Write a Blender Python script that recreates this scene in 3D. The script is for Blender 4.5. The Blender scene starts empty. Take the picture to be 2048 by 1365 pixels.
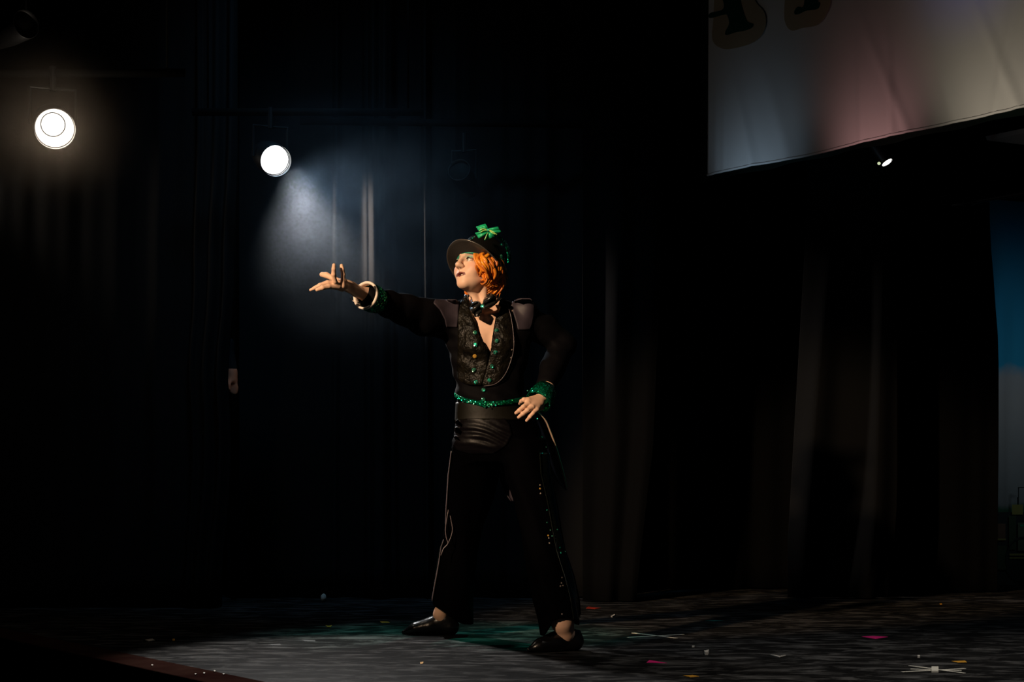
import bpy, bmesh, math, random
import numpy as np
from mathutils import Vector, Matrix
from mathutils.bvhtree import BVHTree
random.seed(7); rng = np.random.default_rng(7)
S = bpy.context.scene
C = S.collection
FPX, CX, HY, HC = 3360.0, 1024.0, 970.0, 0.667       # focal in pixels, principal column, horizon row, camera height


def P(px, py, D):
    return Vector(((px - CX) / FPX * D, D, HC + (HY - py) / FPX * D))


# ------------------------------------------------------------------ camera, world, exposure
cd = bpy.data.cameras.new('camera'); cam = bpy.data.objects.new('camera', cd); C.objects.link(cam)
cam.location = (0, 0, HC); cam.rotation_euler = (math.pi / 2, 0, 0)
cd.sensor_width = 36; cd.lens = 36 * FPX / 2048; cd.shift_y = (HY - 682.5) / 2048; cd.clip_end = 100
S.camera = cam
W = bpy.data.worlds.new('world'); S.world = W; W.use_nodes = True
W.node_tree.nodes['Background'].inputs[0].default_value = (.35, .75, 1, 1)
W.node_tree.nodes['Background'].inputs[1].default_value = .006
vs = S.view_settings; vs.view_transform = 'Standard'; vs.look = 'None'; vs.gamma = 1; vs.exposure = 0; vs.use_curve_mapping = False
S.cycles.max_bounces = 5; S.cycles.volume_bounces = 0; S.cycles.use_denoising = True
S.cycles.volume_step_rate = 2; S.cycles.sample_clamp_indirect = 4


def spot(name, loc, target, power, col, size, blend=.4, radius=.05):
    l = bpy.data.lights.new(name, 'SPOT'); l.energy = power; l.color = col
    l.spot_size = math.radians(size); l.spot_blend = blend; l.shadow_soft_size = radius
    o = bpy.data.objects.new(name, l); C.objects.link(o); o.location = loc
    o.rotation_euler = (Vector(target) - Vector(loc)).to_track_quat('-Z', 'Y').to_euler()
    return o


LAMP1 = P(110, 258, 7.4); LAMP2 = P(552, 322, 8.6)
# front-of-house spot from the left of the hall, warm
spot('front_spotlight', (-3.7, 1.9, 3.2), (-.16, 7.0, 1.17), 2200, (1, .70, .44), 17.8, .5, .10)
spot('ankle_fill', (-1.5, 4.6, .85), (.17, 6.7, .13), 110, (1, .70, .46), 7, .6, .05)  # unseen fill spot added to light the front ankle
spot('floor_wash', (2.3, 4.4, 4.6), (1.75, 5.9, 0), 420, (1, .93, .85), 42, 1, .1)
spot('hand_fill', (-1.0, 8.98, 2.0), (-1.57, 9.45, 1.22), 2.2, (1, .7, .5), 16, 1, .05)  # tiny unseen spot added to show the hand at the curtain edge
# the two visible side lamps
pl = bpy.data.lights.new('side_lamp_glow', 'POINT'); pl.energy = 6; pl.color = (1, .84, .66); pl.shadow_soft_size = .05
po = bpy.data.objects.new('side_lamp_glow', pl); C.objects.link(po); po.location = LAMP1 + Vector((.09, -.26, -.10))
spot('hazy_lamp_beam', LAMP2 + Vector((.11, -.13, -.08)), (.45, 6.9, .65), 38, (.60, .80, 1), 92, .5, .06)
spot('floor_pool_beam', LAMP2 + Vector((.11, -.13, -.08)), (-.50, 6.30, 0), 380, (1, .95, .9), 42, .5, .06)
# teal top wash at the feet
spot('teal_wash', (1.5, 8.5, 4.3), (-.22, 7.45, 0), 420, (.02, 1, .72), 21, 1, .1)
spot('teal_drape_wash', (-1.0, 7.6, 4.4), (-.75, 9.9, 1.25), 95, (.25, .62, 1), 66, 1, .2)
# unseen warm spots added to bring out the curtain folds
spot('fold_fill', (-2.1, 9.66, 2.6), (-.85, 9.86, 2.12), 900, (1, .86, .76), 31, 1, .06)
spot('fold_fill', (-3.3, 8.9, 2.4), (-1.65, 9.02, 1.9), 18, (1, .86, .70), 50, 1, .06)
# banner lights from below, in the colours thrown on the cloth
spot('banner_cool_light', (.97, 8.78, 2.10), (1.30, 9.0, 2.38), 2.4, (.50, .76, 1), 84, 1, .06)
spot('banner_pink_light', (1.48, 8.10, 2.10), (1.80, 8.33, 2.42), 3.4, (1, .52, .50), 84, 1, .06)
spot('banner_warm_light', (1.76, 7.37, 2.05), (2.30, 7.65, 2.62), 7.5, (1, .88, .66), 88, 1, .06)
spot('banner_blue_light', (1.3, 5.9, 3.0), (2.15, 7.84, 3.05), 14, (.1, .15, 1), 16, 1, .15)
spot('backdrop_light', (3.9, 9.9, 1.5), (3.35, 11.2, 1.25), 9, (.62, .88, 1), 95, 1, .2)


# ------------------------------------------------------------------ materials
def newmat(name):
    m = bpy.data.materials.new(name); m.use_nodes = True
    nt = m.node_tree; b = nt.nodes['Principled BSDF']
    return m, nt, b


def mat(name, col, rough=.6, metal=0, spec=.5, emit=None, es=0, bump=None, sheen=0, var=None, coat=0):
    m, nt, b = newmat(name)
    b.inputs['Base Color'].default_value = (*col, 1); b.inputs['Roughness'].default_value = rough
    b.inputs['Metallic'].default_value = metal; b.inputs['Specular IOR Level'].default_value = spec
    b.inputs['Coat Weight'].default_value = coat
    if sheen: b.inputs['Sheen Weight'].default_value = sheen
    if emit: b.inputs['Emission Color'].default_value = (*emit, 1); b.inputs['Emission Strength'].default_value = es
    tc = nt.nodes.new('ShaderNodeTexCoord')
    n = nt.nodes.new('ShaderNodeTexNoise'); sc, st = bump or (40, .08)
    n.inputs['Scale'].default_value = sc; n.inputs['Detail'].default_value = 4
    nt.links.new(tc.outputs['Object'], n.inputs['Vector'])
    bp = nt.nodes.new('ShaderNodeBump'); bp.inputs['Strength'].default_value = st; bp.inputs['Distance'].default_value = .01
    nt.links.new(n.outputs['Fac'], bp.inputs['Height']); nt.links.new(bp.outputs[0], b.inputs['Normal'])
    if var:
        r = nt.nodes.new('ShaderNodeValToRGB'); r.color_ramp.elements[0].position = .35; r.color_ramp.elements[1].position = .65
        r.color_ramp.elements[0].color = (*col, 1); r.color_ramp.elements[1].color = (*var, 1)
        n2 = nt.nodes.new('ShaderNodeTexNoise'); n2.inputs['Scale'].default_value = sc * .6; n2.inputs['Detail'].default_value = 3
        nt.links.new(tc.outputs['Object'], n2.inputs['Vector'])
        nt.links.new(n2.outputs['Fac'], r.inputs[0]); nt.links.new(r.outputs[0], b.inputs['Base Color'])
    return m


def sequin_mat(name, col, col2, scale=260, rough=.22):
    m, nt, b = newmat(name); N = nt.nodes.new; L = nt.links.new
    tc = N('ShaderNodeTexCoord'); v = N('ShaderNodeTexVoronoi'); v.inputs['Scale'].default_value = scale
    L(tc.outputs['Object'], v.inputs['Vector'])
    g = N('ShaderNodeNewGeometry')
    s = N('ShaderNodeVectorMath'); s.operation = 'SUBTRACT'; s.inputs[1].default_value = (.5, .5, .5); L(v.outputs['Color'], s.inputs[0])
    sc = N('ShaderNodeVectorMath'); sc.operation = 'SCALE'; sc.inputs['Scale'].default_value = 1.3; L(s.outputs[0], sc.inputs[0])
    a = N('ShaderNodeVectorMath'); a.operation = 'ADD'; L(g.outputs['Normal'], a.inputs[0]); L(sc.outputs[0], a.inputs[1])
    nm = N('ShaderNodeVectorMath'); nm.operation = 'NORMALIZE'; L(a.outputs[0], nm.inputs[0]); L(nm.outputs[0], b.inputs['Normal'])
    r = N('ShaderNodeMixRGB'); r.inputs[1].default_value = (*col, 1); r.inputs[2].default_value = (*col2, 1)
    sx = N('ShaderNodeSeparateXYZ'); L(v.outputs['Color'], sx.inputs[0]); pw = N('ShaderNodeMath'); pw.operation = 'POWER'; pw.inputs[1].default_value = 2.2; L(sx.outputs[0], pw.inputs[0]); L(pw.outputs[0], r.inputs[0])
    L(r.outputs[0], b.inputs['Base Color']); b.inputs['Metallic'].default_value = .85; b.inputs['Roughness'].default_value = rough
    return m


def floor_mat():
    m, nt, b = newmat('black_stage_vinyl'); N = nt.nodes.new; L = nt.links.new
    tc = N('ShaderNodeTexCoord')

    def noise(scale, sx, sy, det=5, rot=0):
        mp = N('ShaderNodeMapping'); mp.inputs['Scale'].default_value = (sx, sy, 1); mp.inputs['Rotation'].default_value = (0, 0, rot)
        L(tc.outputs['Object'], mp.inputs[0]); n = N('ShaderNodeTexNoise'); n.inputs['Scale'].default_value = scale
        n.inputs['Detail'].default_value = det; n.inputs['Roughness'].default_value = .65; n.inputs['Distortion'].default_value = .6
        L(mp.outputs[0], n.inputs['Vector']); return n

    def ramp(src, p0, p1, c0, c1):
        r = N('ShaderNodeValToRGB'); e = r.color_ramp.elements; e[0].position = p0; e[1].position = p1
        e[0].color = (*c0, 1); e[1].color = (*c1, 1); L(src, r.inputs[0]); return r
    n1 = noise(3.2, 1.4, 1, 8, .2); n2 = noise(8, .7, 1.5, 7, .12); n3 = noise(26, .12, 1.8, 3, -.25); n4 = noise(20, .1, 1.6, 3, .35)
    base = ramp(n1.outputs['Fac'], .3, .72, (.004, .004, .0042), (.016, .0155, .015))
    sc = ramp(n2.outputs['Fac'], .49, .63, (0, 0, 0), (.062, .060, .058))
    st = ramp(n3.outputs['Fac'], .66, .70, (0, 0, 0), (.10, .10, .095))
    st2 = ramp(n4.outputs['Fac'], .68, .71, (0, 0, 0), (.09, .085, .075))
    cur = base
    for x in (sc, st, st2):
        a = N('ShaderNodeMixRGB'); a.blend_type = 'ADD'; a.inputs[0].default_value = 1
        L(cur.outputs[0], a.inputs[1]); L(x.outputs[0], a.inputs[2]); cur = a
    L(cur.outputs[0], b.inputs['Base Color'])
    bp = N('ShaderNodeBump'); bp.inputs['Strength'].default_value = .6; bp.inputs['Distance'].default_value = .01
    L(n2.outputs['Fac'], bp.inputs['Height']); L(bp.outputs[0], b.inputs['Normal'])
    rr = N('ShaderNodeMapRange'); rr.inputs[3].default_value = .42; rr.inputs[4].default_value = .7
    L(n1.outputs['Fac'], rr.inputs[0]); L(rr.outputs[0], b.inputs['Roughness'])
    b.inputs['Specular IOR Level'].default_value = .01
    return m


def attr_mat(name, rough=.5, spec=.4, sss=0):
    m, nt, b = newmat(name); a = nt.nodes.new('ShaderNodeAttribute'); a.attribute_name = 'Tint'
    n = nt.nodes.new('ShaderNodeTexNoise'); n.inputs['Scale'].default_value = 45; n.inputs['Detail'].default_value = 4
    tc = nt.nodes.new('ShaderNodeTexCoord'); nt.links.new(tc.outputs['Object'], n.inputs['Vector'])
    mr = nt.nodes.new('ShaderNodeMapRange'); mr.inputs[3].default_value = .9; mr.inputs[4].default_value = 1.1
    nt.links.new(n.outputs['Fac'], mr.inputs[0])
    mx = nt.nodes.new('ShaderNodeVectorMath'); mx.operation = 'SCALE'
    nt.links.new(a.outputs['Color'], mx.inputs[0]); nt.links.new(mr.outputs[0], mx.inputs['Scale'])
    nt.links.new(mx.outputs[0], b.inputs['Base Color'])
    b.inputs['Roughness'].default_value = rough; b.inputs['Specular IOR Level'].default_value = spec
    return m


M = dict(
    floor=floor_mat(),
    lip=mat('worn_red_brown_wood', (.020, .0075, .0065), .7, spec=.0, bump=(9, .3), var=(.034, .016, .012)),
    front=mat('black_paint', (.004, .004, .004), .9, spec=.05),
    void=mat('unlit_black', (.003, .003, .003), 1, spec=0),
    drape=mat('black_velour', (.0075, .0075, .0078), .95, spec=.1, bump=(60, .1)),
    drape_edge=mat('black_wool_serge', (.0026, .0027, .0029), .95, spec=.12, bump=(60, .1)),
    drape_grey=mat('worn_black_serge', (.0018, .0019, .0022), .95, spec=.1, bump=(60, .1)),
    border_shade=mat('dark_green_border_shade', (.006, .012, .010), .95, spec=.1),  # green tone stands for the banner cloth in shade
    banner=mat('white_banner_cloth', (.62, .60, .60), .85, spec=.1, bump=(14, .1)),
    cream=mat('cream_letter_glow', (.38, .30, .21), .85, spec=.1),
    dkgreen=mat('dark_green_letter', (.005, .05, .03), .85, spec=.1),
    metal=mat('black_lamp_metal', (.012, .012, .013), .5, .6),
    pipe=mat('black_painted_pipe', (.003, .003, .003), .8, spec=.05),
    inner=mat('lamp_reflector_white', (.85, .85, .85), .4),
    ring=mat('dark_lens_ring', (.008, .008, .008), .6, spec=.1),
    shirt=mat('black_jacket_cloth', (.0016, .0014, .0022), .75, spec=.07, bump=(30, .25)),
    shoulder=mat('mauve_black_satin', (.036, .028, .038), .55, spec=.3, bump=(30, .1)),
    satin=mat('black_brocade_satin', (.003, .0027, .0022), .34, spec=.14, bump=(60, .8), var=(.0085, .0072, .005)),
    satinp=mat('plain_black_satin', (.011, .011, .011), .24, spec=.8, bump=(25, .25)),
    trouser=mat('black_stretch_cloth', (.0005, .00045, .0008), .75, spec=.012, bump=(10, .2)),
    band=mat('olive_black_waistband', (.0035, .003, .0016), .5, spec=.15),
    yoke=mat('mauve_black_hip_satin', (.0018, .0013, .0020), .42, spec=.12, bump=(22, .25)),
    gloss=mat('glossy_black_stripe', (.002, .003, .0022), .2, spec=.4, bump=(40, .2)),
    piping_shine=mat('mauve_piping_shine', (.10, .08, .09), .4),  # piping tone, also paints the shine on the left leg
    tail_shine=mat('peach_grey_tail_shine', (.30, .20, .14), .4),  # pale tone of the coat tail's lit edge
    leather=mat('black_shoe_leather', (.004, .004, .0045), .26, spec=.6, bump=(50, .12)),
    hatfelt=mat('black_hat_satin', (.0025, .0025, .0025), .5, spec=.25),
    brim=mat('black_brim_patent', (.020, .018, .017), .3, spec=.6, bump=(20, .05)),
    brimedge=mat('grey_brim_edge_shine', (.045, .040, .036), .3, spec=.6),  # brim edge highlight put into a paler grey
    lining=mat('green_hat_lining', (.01, .30, .20), .35, spec=.6),
    white=mat('white_cuff_lining', (.78, .68, .60), .6),
    bow=mat('green_ribbon', (.01, .42, .17), .35, spec=.6, bump=(60, .25)),
    lime=mat('lime_ribbon_edge', (.55, .85, .22), .35),
    gem=sequin_mat('teal_gem', (.0, .42, .30), (.45, .95, .62), 170, .3),
    amber=mat('amber_gem', (.8, .45, .08), .12, .5, 1),
    sparkle=mat('clear_gem', (.9, .75, .65), .08, .7, 1),
    sequin=sequin_mat('green_sequins', (.0, .09, .03), (.01, .9, .52), 230),
    eye=mat('eye_white', (.75, .72, .68), .2),
    iris=mat('dark_green_iris', (.01, .05, .03), .1),
    teeth=mat('teeth', (.85, .76, .62), .3),
    tape=mat('white_spike_tape', (.7, .66, .56), .6),
    pink=mat('pink_tape', (.85, .02, .22), .5), red=mat('red_tape', (.35, .02, .004), .6),
    teal=mat('teal_tape', (.0, .12, .10), .6), orange=mat('orange_foil', (.75, .36, .04), .4),
    paper=mat('white_paper', (.5, .46, .4), .7), dark=mat('dark_tape', (.006, .006, .006), .8),
    skin=attr_mat('skin', .5, .35), hair=attr_mat('orange_hair', .38, .45),
    cuffshirt=mat('blue_grey_sleeve', (.014, .022, .028), .9, spec=.1),
    panel=mat('grey_green_flat', (.12, .14, .13), .8),
)


# ------------------------------------------------------------------ mesh helpers
def link(name, me, parent=None, m=None, smooth=True):
    o = bpy.data.objects.new(name, me); C.objects.link(o)
    if parent: o.parent = parent; o.matrix_parent_inverse = parent.matrix_world.inverted()
    if m is not None:
        for x in (m if isinstance(m, (list, tuple)) else [m]): me.materials.append(x)
    if smooth:
        me.polygons.foreach_set('use_smooth', [True] * len(me.polygons))
    return o


def mesh(name, v, f, parent=None, m=None, smooth=True, solid=0, off=0, mats=None):
    me = bpy.data.meshes.new(name); me.from_pydata([tuple(x) for x in v], [], [tuple(x) for x in f]); me.update()
    o = link(name, me, parent, m, smooth)
    if mats: me.polygons.foreach_set('material_index', mats)
    if solid:
        md = o.modifiers.new('thick', 'SOLIDIFY'); md.thickness = solid; md.offset = off
    return o


def empty(name, loc):
    o = bpy.data.objects.new(name, None); C.objects.link(o); o.location = loc; o.empty_display_size = .1
    bpy.context.view_layer.update(); return o


def tag(o, label=None, cat=None, group=None, kind=None):
    if label: o['label'] = label
    if cat: o['category'] = cat
    if group: o['group'] = group
    if kind: o['kind'] = kind
    return o


def box(name, lo, hi, m, parent=None):
    x0, y0, z0 = lo; x1, y1, z1 = hi
    v = [(x, y, z) for x in (x0, x1) for y in (y0, y1) for z in (z0, z1)]
    f = [(0, 1, 3, 2), (4, 6, 7, 5), (0, 4, 5, 1), (2, 3, 7, 6), (0, 2, 6, 4), (1, 5, 7, 3)]
    return mesh(name, v, f, parent, m, False)


def prism(name, pts, z0, z1, m, parent=None):
    n = len(pts); v = [(x, y, z0) for x, y in pts] + [(x, y, z1) for x, y in pts]
    f = [tuple(range(n))[::-1], tuple(range(n, 2 * n))] + [(i, (i + 1) % n, n + (i + 1) % n, n + i) for i in range(n)]
    return mesh(name, v, f, parent, m, False)


def tube(path, rad, n=8, closed=False):
    path = [Vector(p) for p in path]; k = len(path); v = []; f = []
    if not isinstance(rad, (list, tuple, np.ndarray)): rad = [rad] * k
    up = None
    for i, p in enumerate(path):
        t = (path[(i + 1) % k if closed else min(i + 1, k - 1)] - path[(i - 1) % k if closed else max(i - 1, 0)]).normalized()
        if up is None: up = t.orthogonal().normalized()
        up = (up - t * up.dot(t)).normalized(); w = t.cross(up)
        for j in range(n):
            a = 2 * math.pi * j / n; v.append(p + (up * math.cos(a) + w * math.sin(a)) * rad[i])
    for i in range(k if closed else k - 1):
        for j in range(n):
            a = i * n + j; b = i * n + (j + 1) % n; i2 = (i + 1) % k
            f.append((a, b, i2 * n + (j + 1) % n, i2 * n + j))
    if not closed: f.append(tuple(range(n))[::-1]); f.append(tuple(range((k - 1) * n, k * n)))
    return v, f


def join(parts):
    V = []; F = []
    for v, f in parts:
        o = len(V); V += list(v); F += [tuple(i + o for i in q) for q in f]
    return V, F


def spline(pts, n):
    pts = [np.array(p, float) for p in pts]
    Q = [2 * pts[0] - pts[1]] + pts + [2 * pts[-1] - pts[-2]]; out = []
    m = len(pts) - 1
    for i in range(n):
        t = i / (n - 1) * m; k = min(int(t), m - 1); u = t - k
        a, b, c, d = Q[k:k + 4]
        out.append(.5 * ((2 * b) + (-a + c) * u + (2 * a - 5 * b + 4 * c - d) * u * u + (-a + 3 * b - 3 * c + d) * u ** 3))
    return out


# ------------------------------------------------------------------ distance-field sculpting (numpy surface nets)
class Field:
    def __init__(s, lo, hi, h):
        s.lo = np.array(lo, float); s.h = h
        s.n = tuple(int(math.ceil((hi[i] - lo[i]) / h)) + 1 for i in range(3)); s.d = np.full(s.n, .1, np.float32)

    def _sub(s, lo, hi, pad):
        a = [max(0, int((lo[i] - pad - s.lo[i]) / s.h)) for i in range(3)]
        b = [min(s.n[i], int((hi[i] + pad - s.lo[i]) / s.h) + 2) for i in range(3)]
        sl = tuple(slice(a[i], max(a[i], b[i])) for i in range(3))
        ax = [(s.lo[i] + s.h * np.arange(a[i], max(a[i], b[i]))).astype(np.float32) for i in range(3)]
        return sl, ax[0][:, None, None], ax[1][None, :, None], ax[2][None, None, :]

    def comb(s, sl, d, k, mode='u'):
        o = s.d[sl]
        if mode == 's': d = -d; o2 = -o
        else: o2 = o
        if k > 0:
            hh = np.clip(.5 + .5 * (d - o2) / k, 0, 1) if mode == 'u' else np.clip(.5 + .5 * (-d * -1 - o2) / k, 0, 1)
        if mode == 'u':
            s.d[sl] = (d * (1 - hh) + o * hh - k * hh * (1 - hh)) if k > 0 else np.minimum(o, d)
        else:       # smooth max(o, -prim); d already negated
            if k > 0:
                hh = np.clip(.5 - .5 * (d - o) / k, 0, 1); s.d[sl] = d * (1 - hh) + o * hh + k * hh * (1 - hh)
            else: s.d[sl] = np.maximum(o, d)

    def cone(s, a, b, r1, r2, k=.01, mode='u'):
        a = np.array(a, float); b = np.array(b, float); R = max(r1, r2)
        sl, X, Y, Z = s._sub(np.minimum(a, b), np.maximum(a, b), R + k * 2 + .012)
        ab = b - a; L2 = max(ab @ ab, 1e-9)
        t = np.clip(((X - a[0]) * ab[0] + (Y - a[1]) * ab[1] + (Z - a[2]) * ab[2]) / L2, 0, 1)
        d = np.sqrt((X - a[0] - t * ab[0]) ** 2 + (Y - a[1] - t * ab[1]) ** 2 + (Z - a[2] - t * ab[2]) ** 2) - (r1 + (r2 - r1) * t)
        s.comb(sl, d, k, mode)

    def chain(s, pts, rs, k=.01, mode='u'):
        for i in range(len(pts) - 1): s.cone(pts[i], pts[i + 1], rs[i], rs[i + 1], k, mode)

    def ell(s, c, r, axes=None, k=.01, mode='u'):
        c = np.array(c, float); R = max(r); A = np.eye(3) if axes is None else np.array([list(x) for x in axes], float)
        sl, X, Y, Z = s._sub(c, c, R + 2 * k + .012); dx, dy, dz = X - c[0], Y - c[1], Z - c[2]
        q = [dx * A[i][0] + dy * A[i][1] + dz * A[i][2] for i in range(3)]
        k0 = np.sqrt(sum((q[i] / r[i]) ** 2 for i in range(3))); k1 = np.sqrt(sum((q[i] / r[i] ** 2) ** 2 for i in range(3))) + 1e-6
        s.comb(sl, k0 * (k0 - 1) / k1, k, mode)

    def loft(s, secs, k=.01, mode='u', grow=0, zlo=None, zhi=None, wob=None, e=2.0):
        secs = sorted(secs, key=lambda q: q[2]); zz = [q[2] for q in secs]
        cx, cy, a, b = ([q[i] for q in secs] for i in (0, 1, 3, 4))
        zl = zz[0] if zlo is None else zlo; zh = zz[-1] if zhi is None else zhi
        R = max(max(a), max(b)) + grow
        sl, X, Y, Z = s._sub((min(cx) - R, min(cy) - R, zl), (max(cx) + R, max(cy) + R, zh), .02 + 2 * k)
        z = Z.ravel(); f = lambda t: np.interp(z, zz, t)[None, None, :].astype(np.float32)
        A = f(a) + grow; B = f(b) + grow; dx = X - f(cx); dy = Y - f(cy)
        if wob is not None:
            w = wob(np.arctan2(dx, -dy), Z); A = A + w; B = B + w
        k0 = (np.abs(dx / A) ** e + np.abs(dy / B) ** e) ** (1 / e); k1 = np.sqrt((dx / A ** 2) ** 2 + (dy / B ** 2) ** 2) + 1e-6
        d = k0 * (k0 - 1) / np.maximum(k1, k0 / np.maximum(A, B))
        d = np.maximum(d, np.maximum(zl - Z, Z - zh)); s.comb(sl, d, k, mode)

    def cut(s, fn):
        ax = [(s.lo[i] + s.h * np.arange(s.n[i])).astype(np.float32) for i in range(3)]
        s.d = np.maximum(s.d, fn(ax[0][:, None, None], ax[1][None, :, None], ax[2][None, None, :]).astype(np.float32))

    def add(s, fn):
        ax = [(s.lo[i] + s.h * np.arange(s.n[i])).astype(np.float32) for i in range(3)]
        s.d = s.d + fn(ax[0][:, None, None], ax[1][None, :, None], ax[2][None, None, :]).astype(np.float32)

    def polys(s):
        d = s.d; d[0] = d[-1] = .1; d[:, 0] = d[:, -1] = .1; d[:, :, 0] = d[:, :, -1] = .1
        ins = d < 0; c = [x - 1 for x in s.n]
        cnt = np.zeros(c, np.int8)
        for i in (0, 1):
            for j in (0, 1):
                for k in (0, 1): cnt += ins[i:i + c[0], j:j + c[1], k:k + c[2]]
        act = (cnt > 0) & (cnt < 8); idx = np.argwhere(act); ids = np.full(c, -1, np.int32); ids[act] = np.arange(len(idx))
        acc = np.zeros((len(idx), 3)); num = np.zeros(len(idx))
        cor = [(i, j, k) for i in (0, 1) for j in (0, 1) for k in (0, 1)]
        val = {q: d[idx[:, 0] + q[0], idx[:, 1] + q[1], idx[:, 2] + q[2]] for q in cor}
        for q in cor:
            for ax in range(3):
                if q[ax] == 0:
                    q2 = list(q); q2[ax] = 1; q2 = tuple(q2); a = val[q]; b = val[q2]; m = (a < 0) != (b < 0)
                    t = np.where(m, a / np.where(a == b, 1, a - b), 0); p = np.array(q, float)[None, :].repeat(len(idx), 0)
                    p[:, ax] += t; acc[m] += p[m]; num[m] += 1
        V = s.lo + s.h * (idx + acc / num[:, None]); F = []
        for ax in range(3):
            u, w = [(1, 2), (2, 0), (0, 1)][ax]
            A = [slice(None)] * 3; B = [slice(None)] * 3; A[ax] = slice(0, -1); B[ax] = slice(1, None)
            a = ins[tuple(A)]; b = ins[tuple(B)]; e = np.argwhere(a != b); e = e[(e[:, u] > 0) & (e[:, w] > 0) & (e[:, u] < s.n[u] - 1) & (e[:, w] < s.n[w] - 1)]
            du = np.zeros(3, int); du[u] = 1; dw = np.zeros(3, int); dw[w] = 1
            g = lambda x: ids[x[:, 0], x[:, 1], x[:, 2]]
            q = np.stack([g(e - du - dw), g(e - dw), g(e), g(e - du)], 1)
            fl = ~a[e[:, 0], e[:, 1], e[:, 2]]; q[fl] = q[fl][:, ::-1]; F.append(q)
        F = np.concatenate(F); F = F[(F >= 0).all(1)]
        return V, F


def build(name, fields, parent, m, tint=None, smooth_it=0):
    V = []; F = []; n = 0
    for fl in (fields if isinstance(fields, list) else [fields]):
        v, f = fl.polys(); V.append(v); F.append(f + n); n += len(v)
    V = np.concatenate(V); F = np.concatenate(F)
    me = bpy.data.meshes.new(name); me.vertices.add(len(V)); me.vertices.foreach_set('co', V.ravel().astype(np.float32))
    me.loops.add(F.size); me.loops.foreach_set('vertex_index', F.ravel().astype(np.int32))
    me.polygons.add(len(F)); me.polygons.foreach_set('loop_start', np.arange(0, F.size, 4, dtype=np.int32))
    me.update(calc_edges=True); me.validate()
    if tint is not None:
        a = me.color_attributes.new('Tint', 'FLOAT_COLOR', 'POINT'); col = np.ones((len(V), 4), np.float32); col[:, :3] = tint(V)
        a.data.foreach_set('color', col.ravel())
    o = link(name, me, parent, m)
    if smooth_it:
        md = o.modifiers.new('soft', 'SMOOTH'); md.iterations = smooth_it; md.factor = .5
    return o


# ------------------------------------------------------------------ setting: stage floor, lip, shell
d0 = Vector((.59, -.81)).normalized()                       # stage front runs away from lower right to upper left
nn = Vector((.81, .59)).normalized()                        # upstage direction


def fl(px, py):
    D = FPX * HC / (py - HY); return Vector(((px - CX) / FPX * D, D))


e1 = fl(0, 1256); e2 = fl(530, 1365); ed = (e2 - e1).normalized(); up_ = Vector((-ed.y, ed.x)); up_ = up_ if up_.x > 0 else -up_
ea = e1 - ed * 6; eb = e2 + ed * 5
fpts = [tuple(ea), tuple(eb), tuple(eb + up_ * 9), tuple(ea + up_ * 12)]
o = prism('floor', fpts, -.04, 0, M['floor']); tag(o, kind='structure')
l1 = fl(0, 1275.5); l2 = fl(371, 1365); lo1 = l1 + (l1 - l2) * 1.2; lo2 = l2 + (l2 - l1) * 1.2
wdt = .17
ga = ea - up_ * wdt; gb = eb - up_ * wdt
o = prism('trim_1', [tuple(ga), tuple(gb), tuple(eb), tuple(ea)], -.05, .002, M['lip'])
md = o.modifiers.new('bev', 'BEVEL'); md.width = .006; md.segments = 2; tag(o, kind='structure')
o = prism('wall_front', [tuple(ga + up_ * .03), tuple(gb + up_ * .03), tuple(gb + up_ * .08), tuple(ga + up_ * .08)], -.95, -.05, M['front']); tag(o, kind='structure')
o = prism('floor_2', [tuple(ea - up_ * 7), tuple(eb - up_ * 7), tuple(eb + up_ * 9), tuple(ea + up_ * 12)], -1.0, -.95, M['void']); tag(o, kind='structure')
o = box('wall_back', (-7.5, 13.4, -1), (8, 13.5, 5.2), M['void']); tag(o, kind='structure')
o = box('wall_left', (-7.6, -1, -1), (-7.5, 13.4, 5.2), M['void']); tag(o, kind='structure')
o = box('ceiling', (-7.6, -1, 5.2), (8, 13.5, 5.3), M['void']); tag(o, kind='structure')


# ------------------------------------------------------------------ drapes
def drape(name, label, x0, x1, D, zb, zt, fold, m, cat='curtain', edge=None, seed=0, n=220, nz=26, group=None):
    """hanging cloth between pixel columns x0..x1 at distance D; fold(px, t) gives how far it bulges; edge(t) moves the two edges in px"""
    v = []; f = []
    for j in range(nz):
        t = j / (nz - 1); z = zb + (zt - zb) * t
        a, b = (x0, x1) if edge is None else edge(t)
        for i in range(n):
            px = a + (b - a) * i / (n - 1); px0 = x0 + (x1 - x0) * i / (n - 1)
            dd = D - fold(px0, t)
            v.append(((px - CX) / FPX * D, dd, z))
    for j in range(nz - 1):
        for i in range(n - 1):
            q = j * n + i; f.append((q, q + 1, q + n + 1, q + n))
    o = mesh(name, v, f, None, m, True, .006, 0); tag(o, label, cat, group); return o


def G(x, c, w): return math.exp(-((x - c) / w) ** 2)


def foldsA(px, t):
    r = (.018 * math.sin(px / 16.0 + .4 * math.sin(t * 3)) + .012 * math.sin(px / 7.3 + 1.2)) * (.25 + .75 * max(0, min(1, (px - 340) / 60)))
    for c, w, a in ((405, 5, .05), (433, 8, .07), (464, 8, .09), (330, 14, .02), (240, 16, .015)):
        r += a * G(px, c + 6 * math.sin(t * 2.2 + c), w)
    return r


def sideA(t):
    # right edge wavers and tucks in under the hand
    py = 1216 - t * 1290
    k = 476 - 8 * G(py, 640, 90) - 22 * G(py, 850, 110) - 34 * max(0, min(1, (py - 900) / 250))
    return (-70, k)


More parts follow.
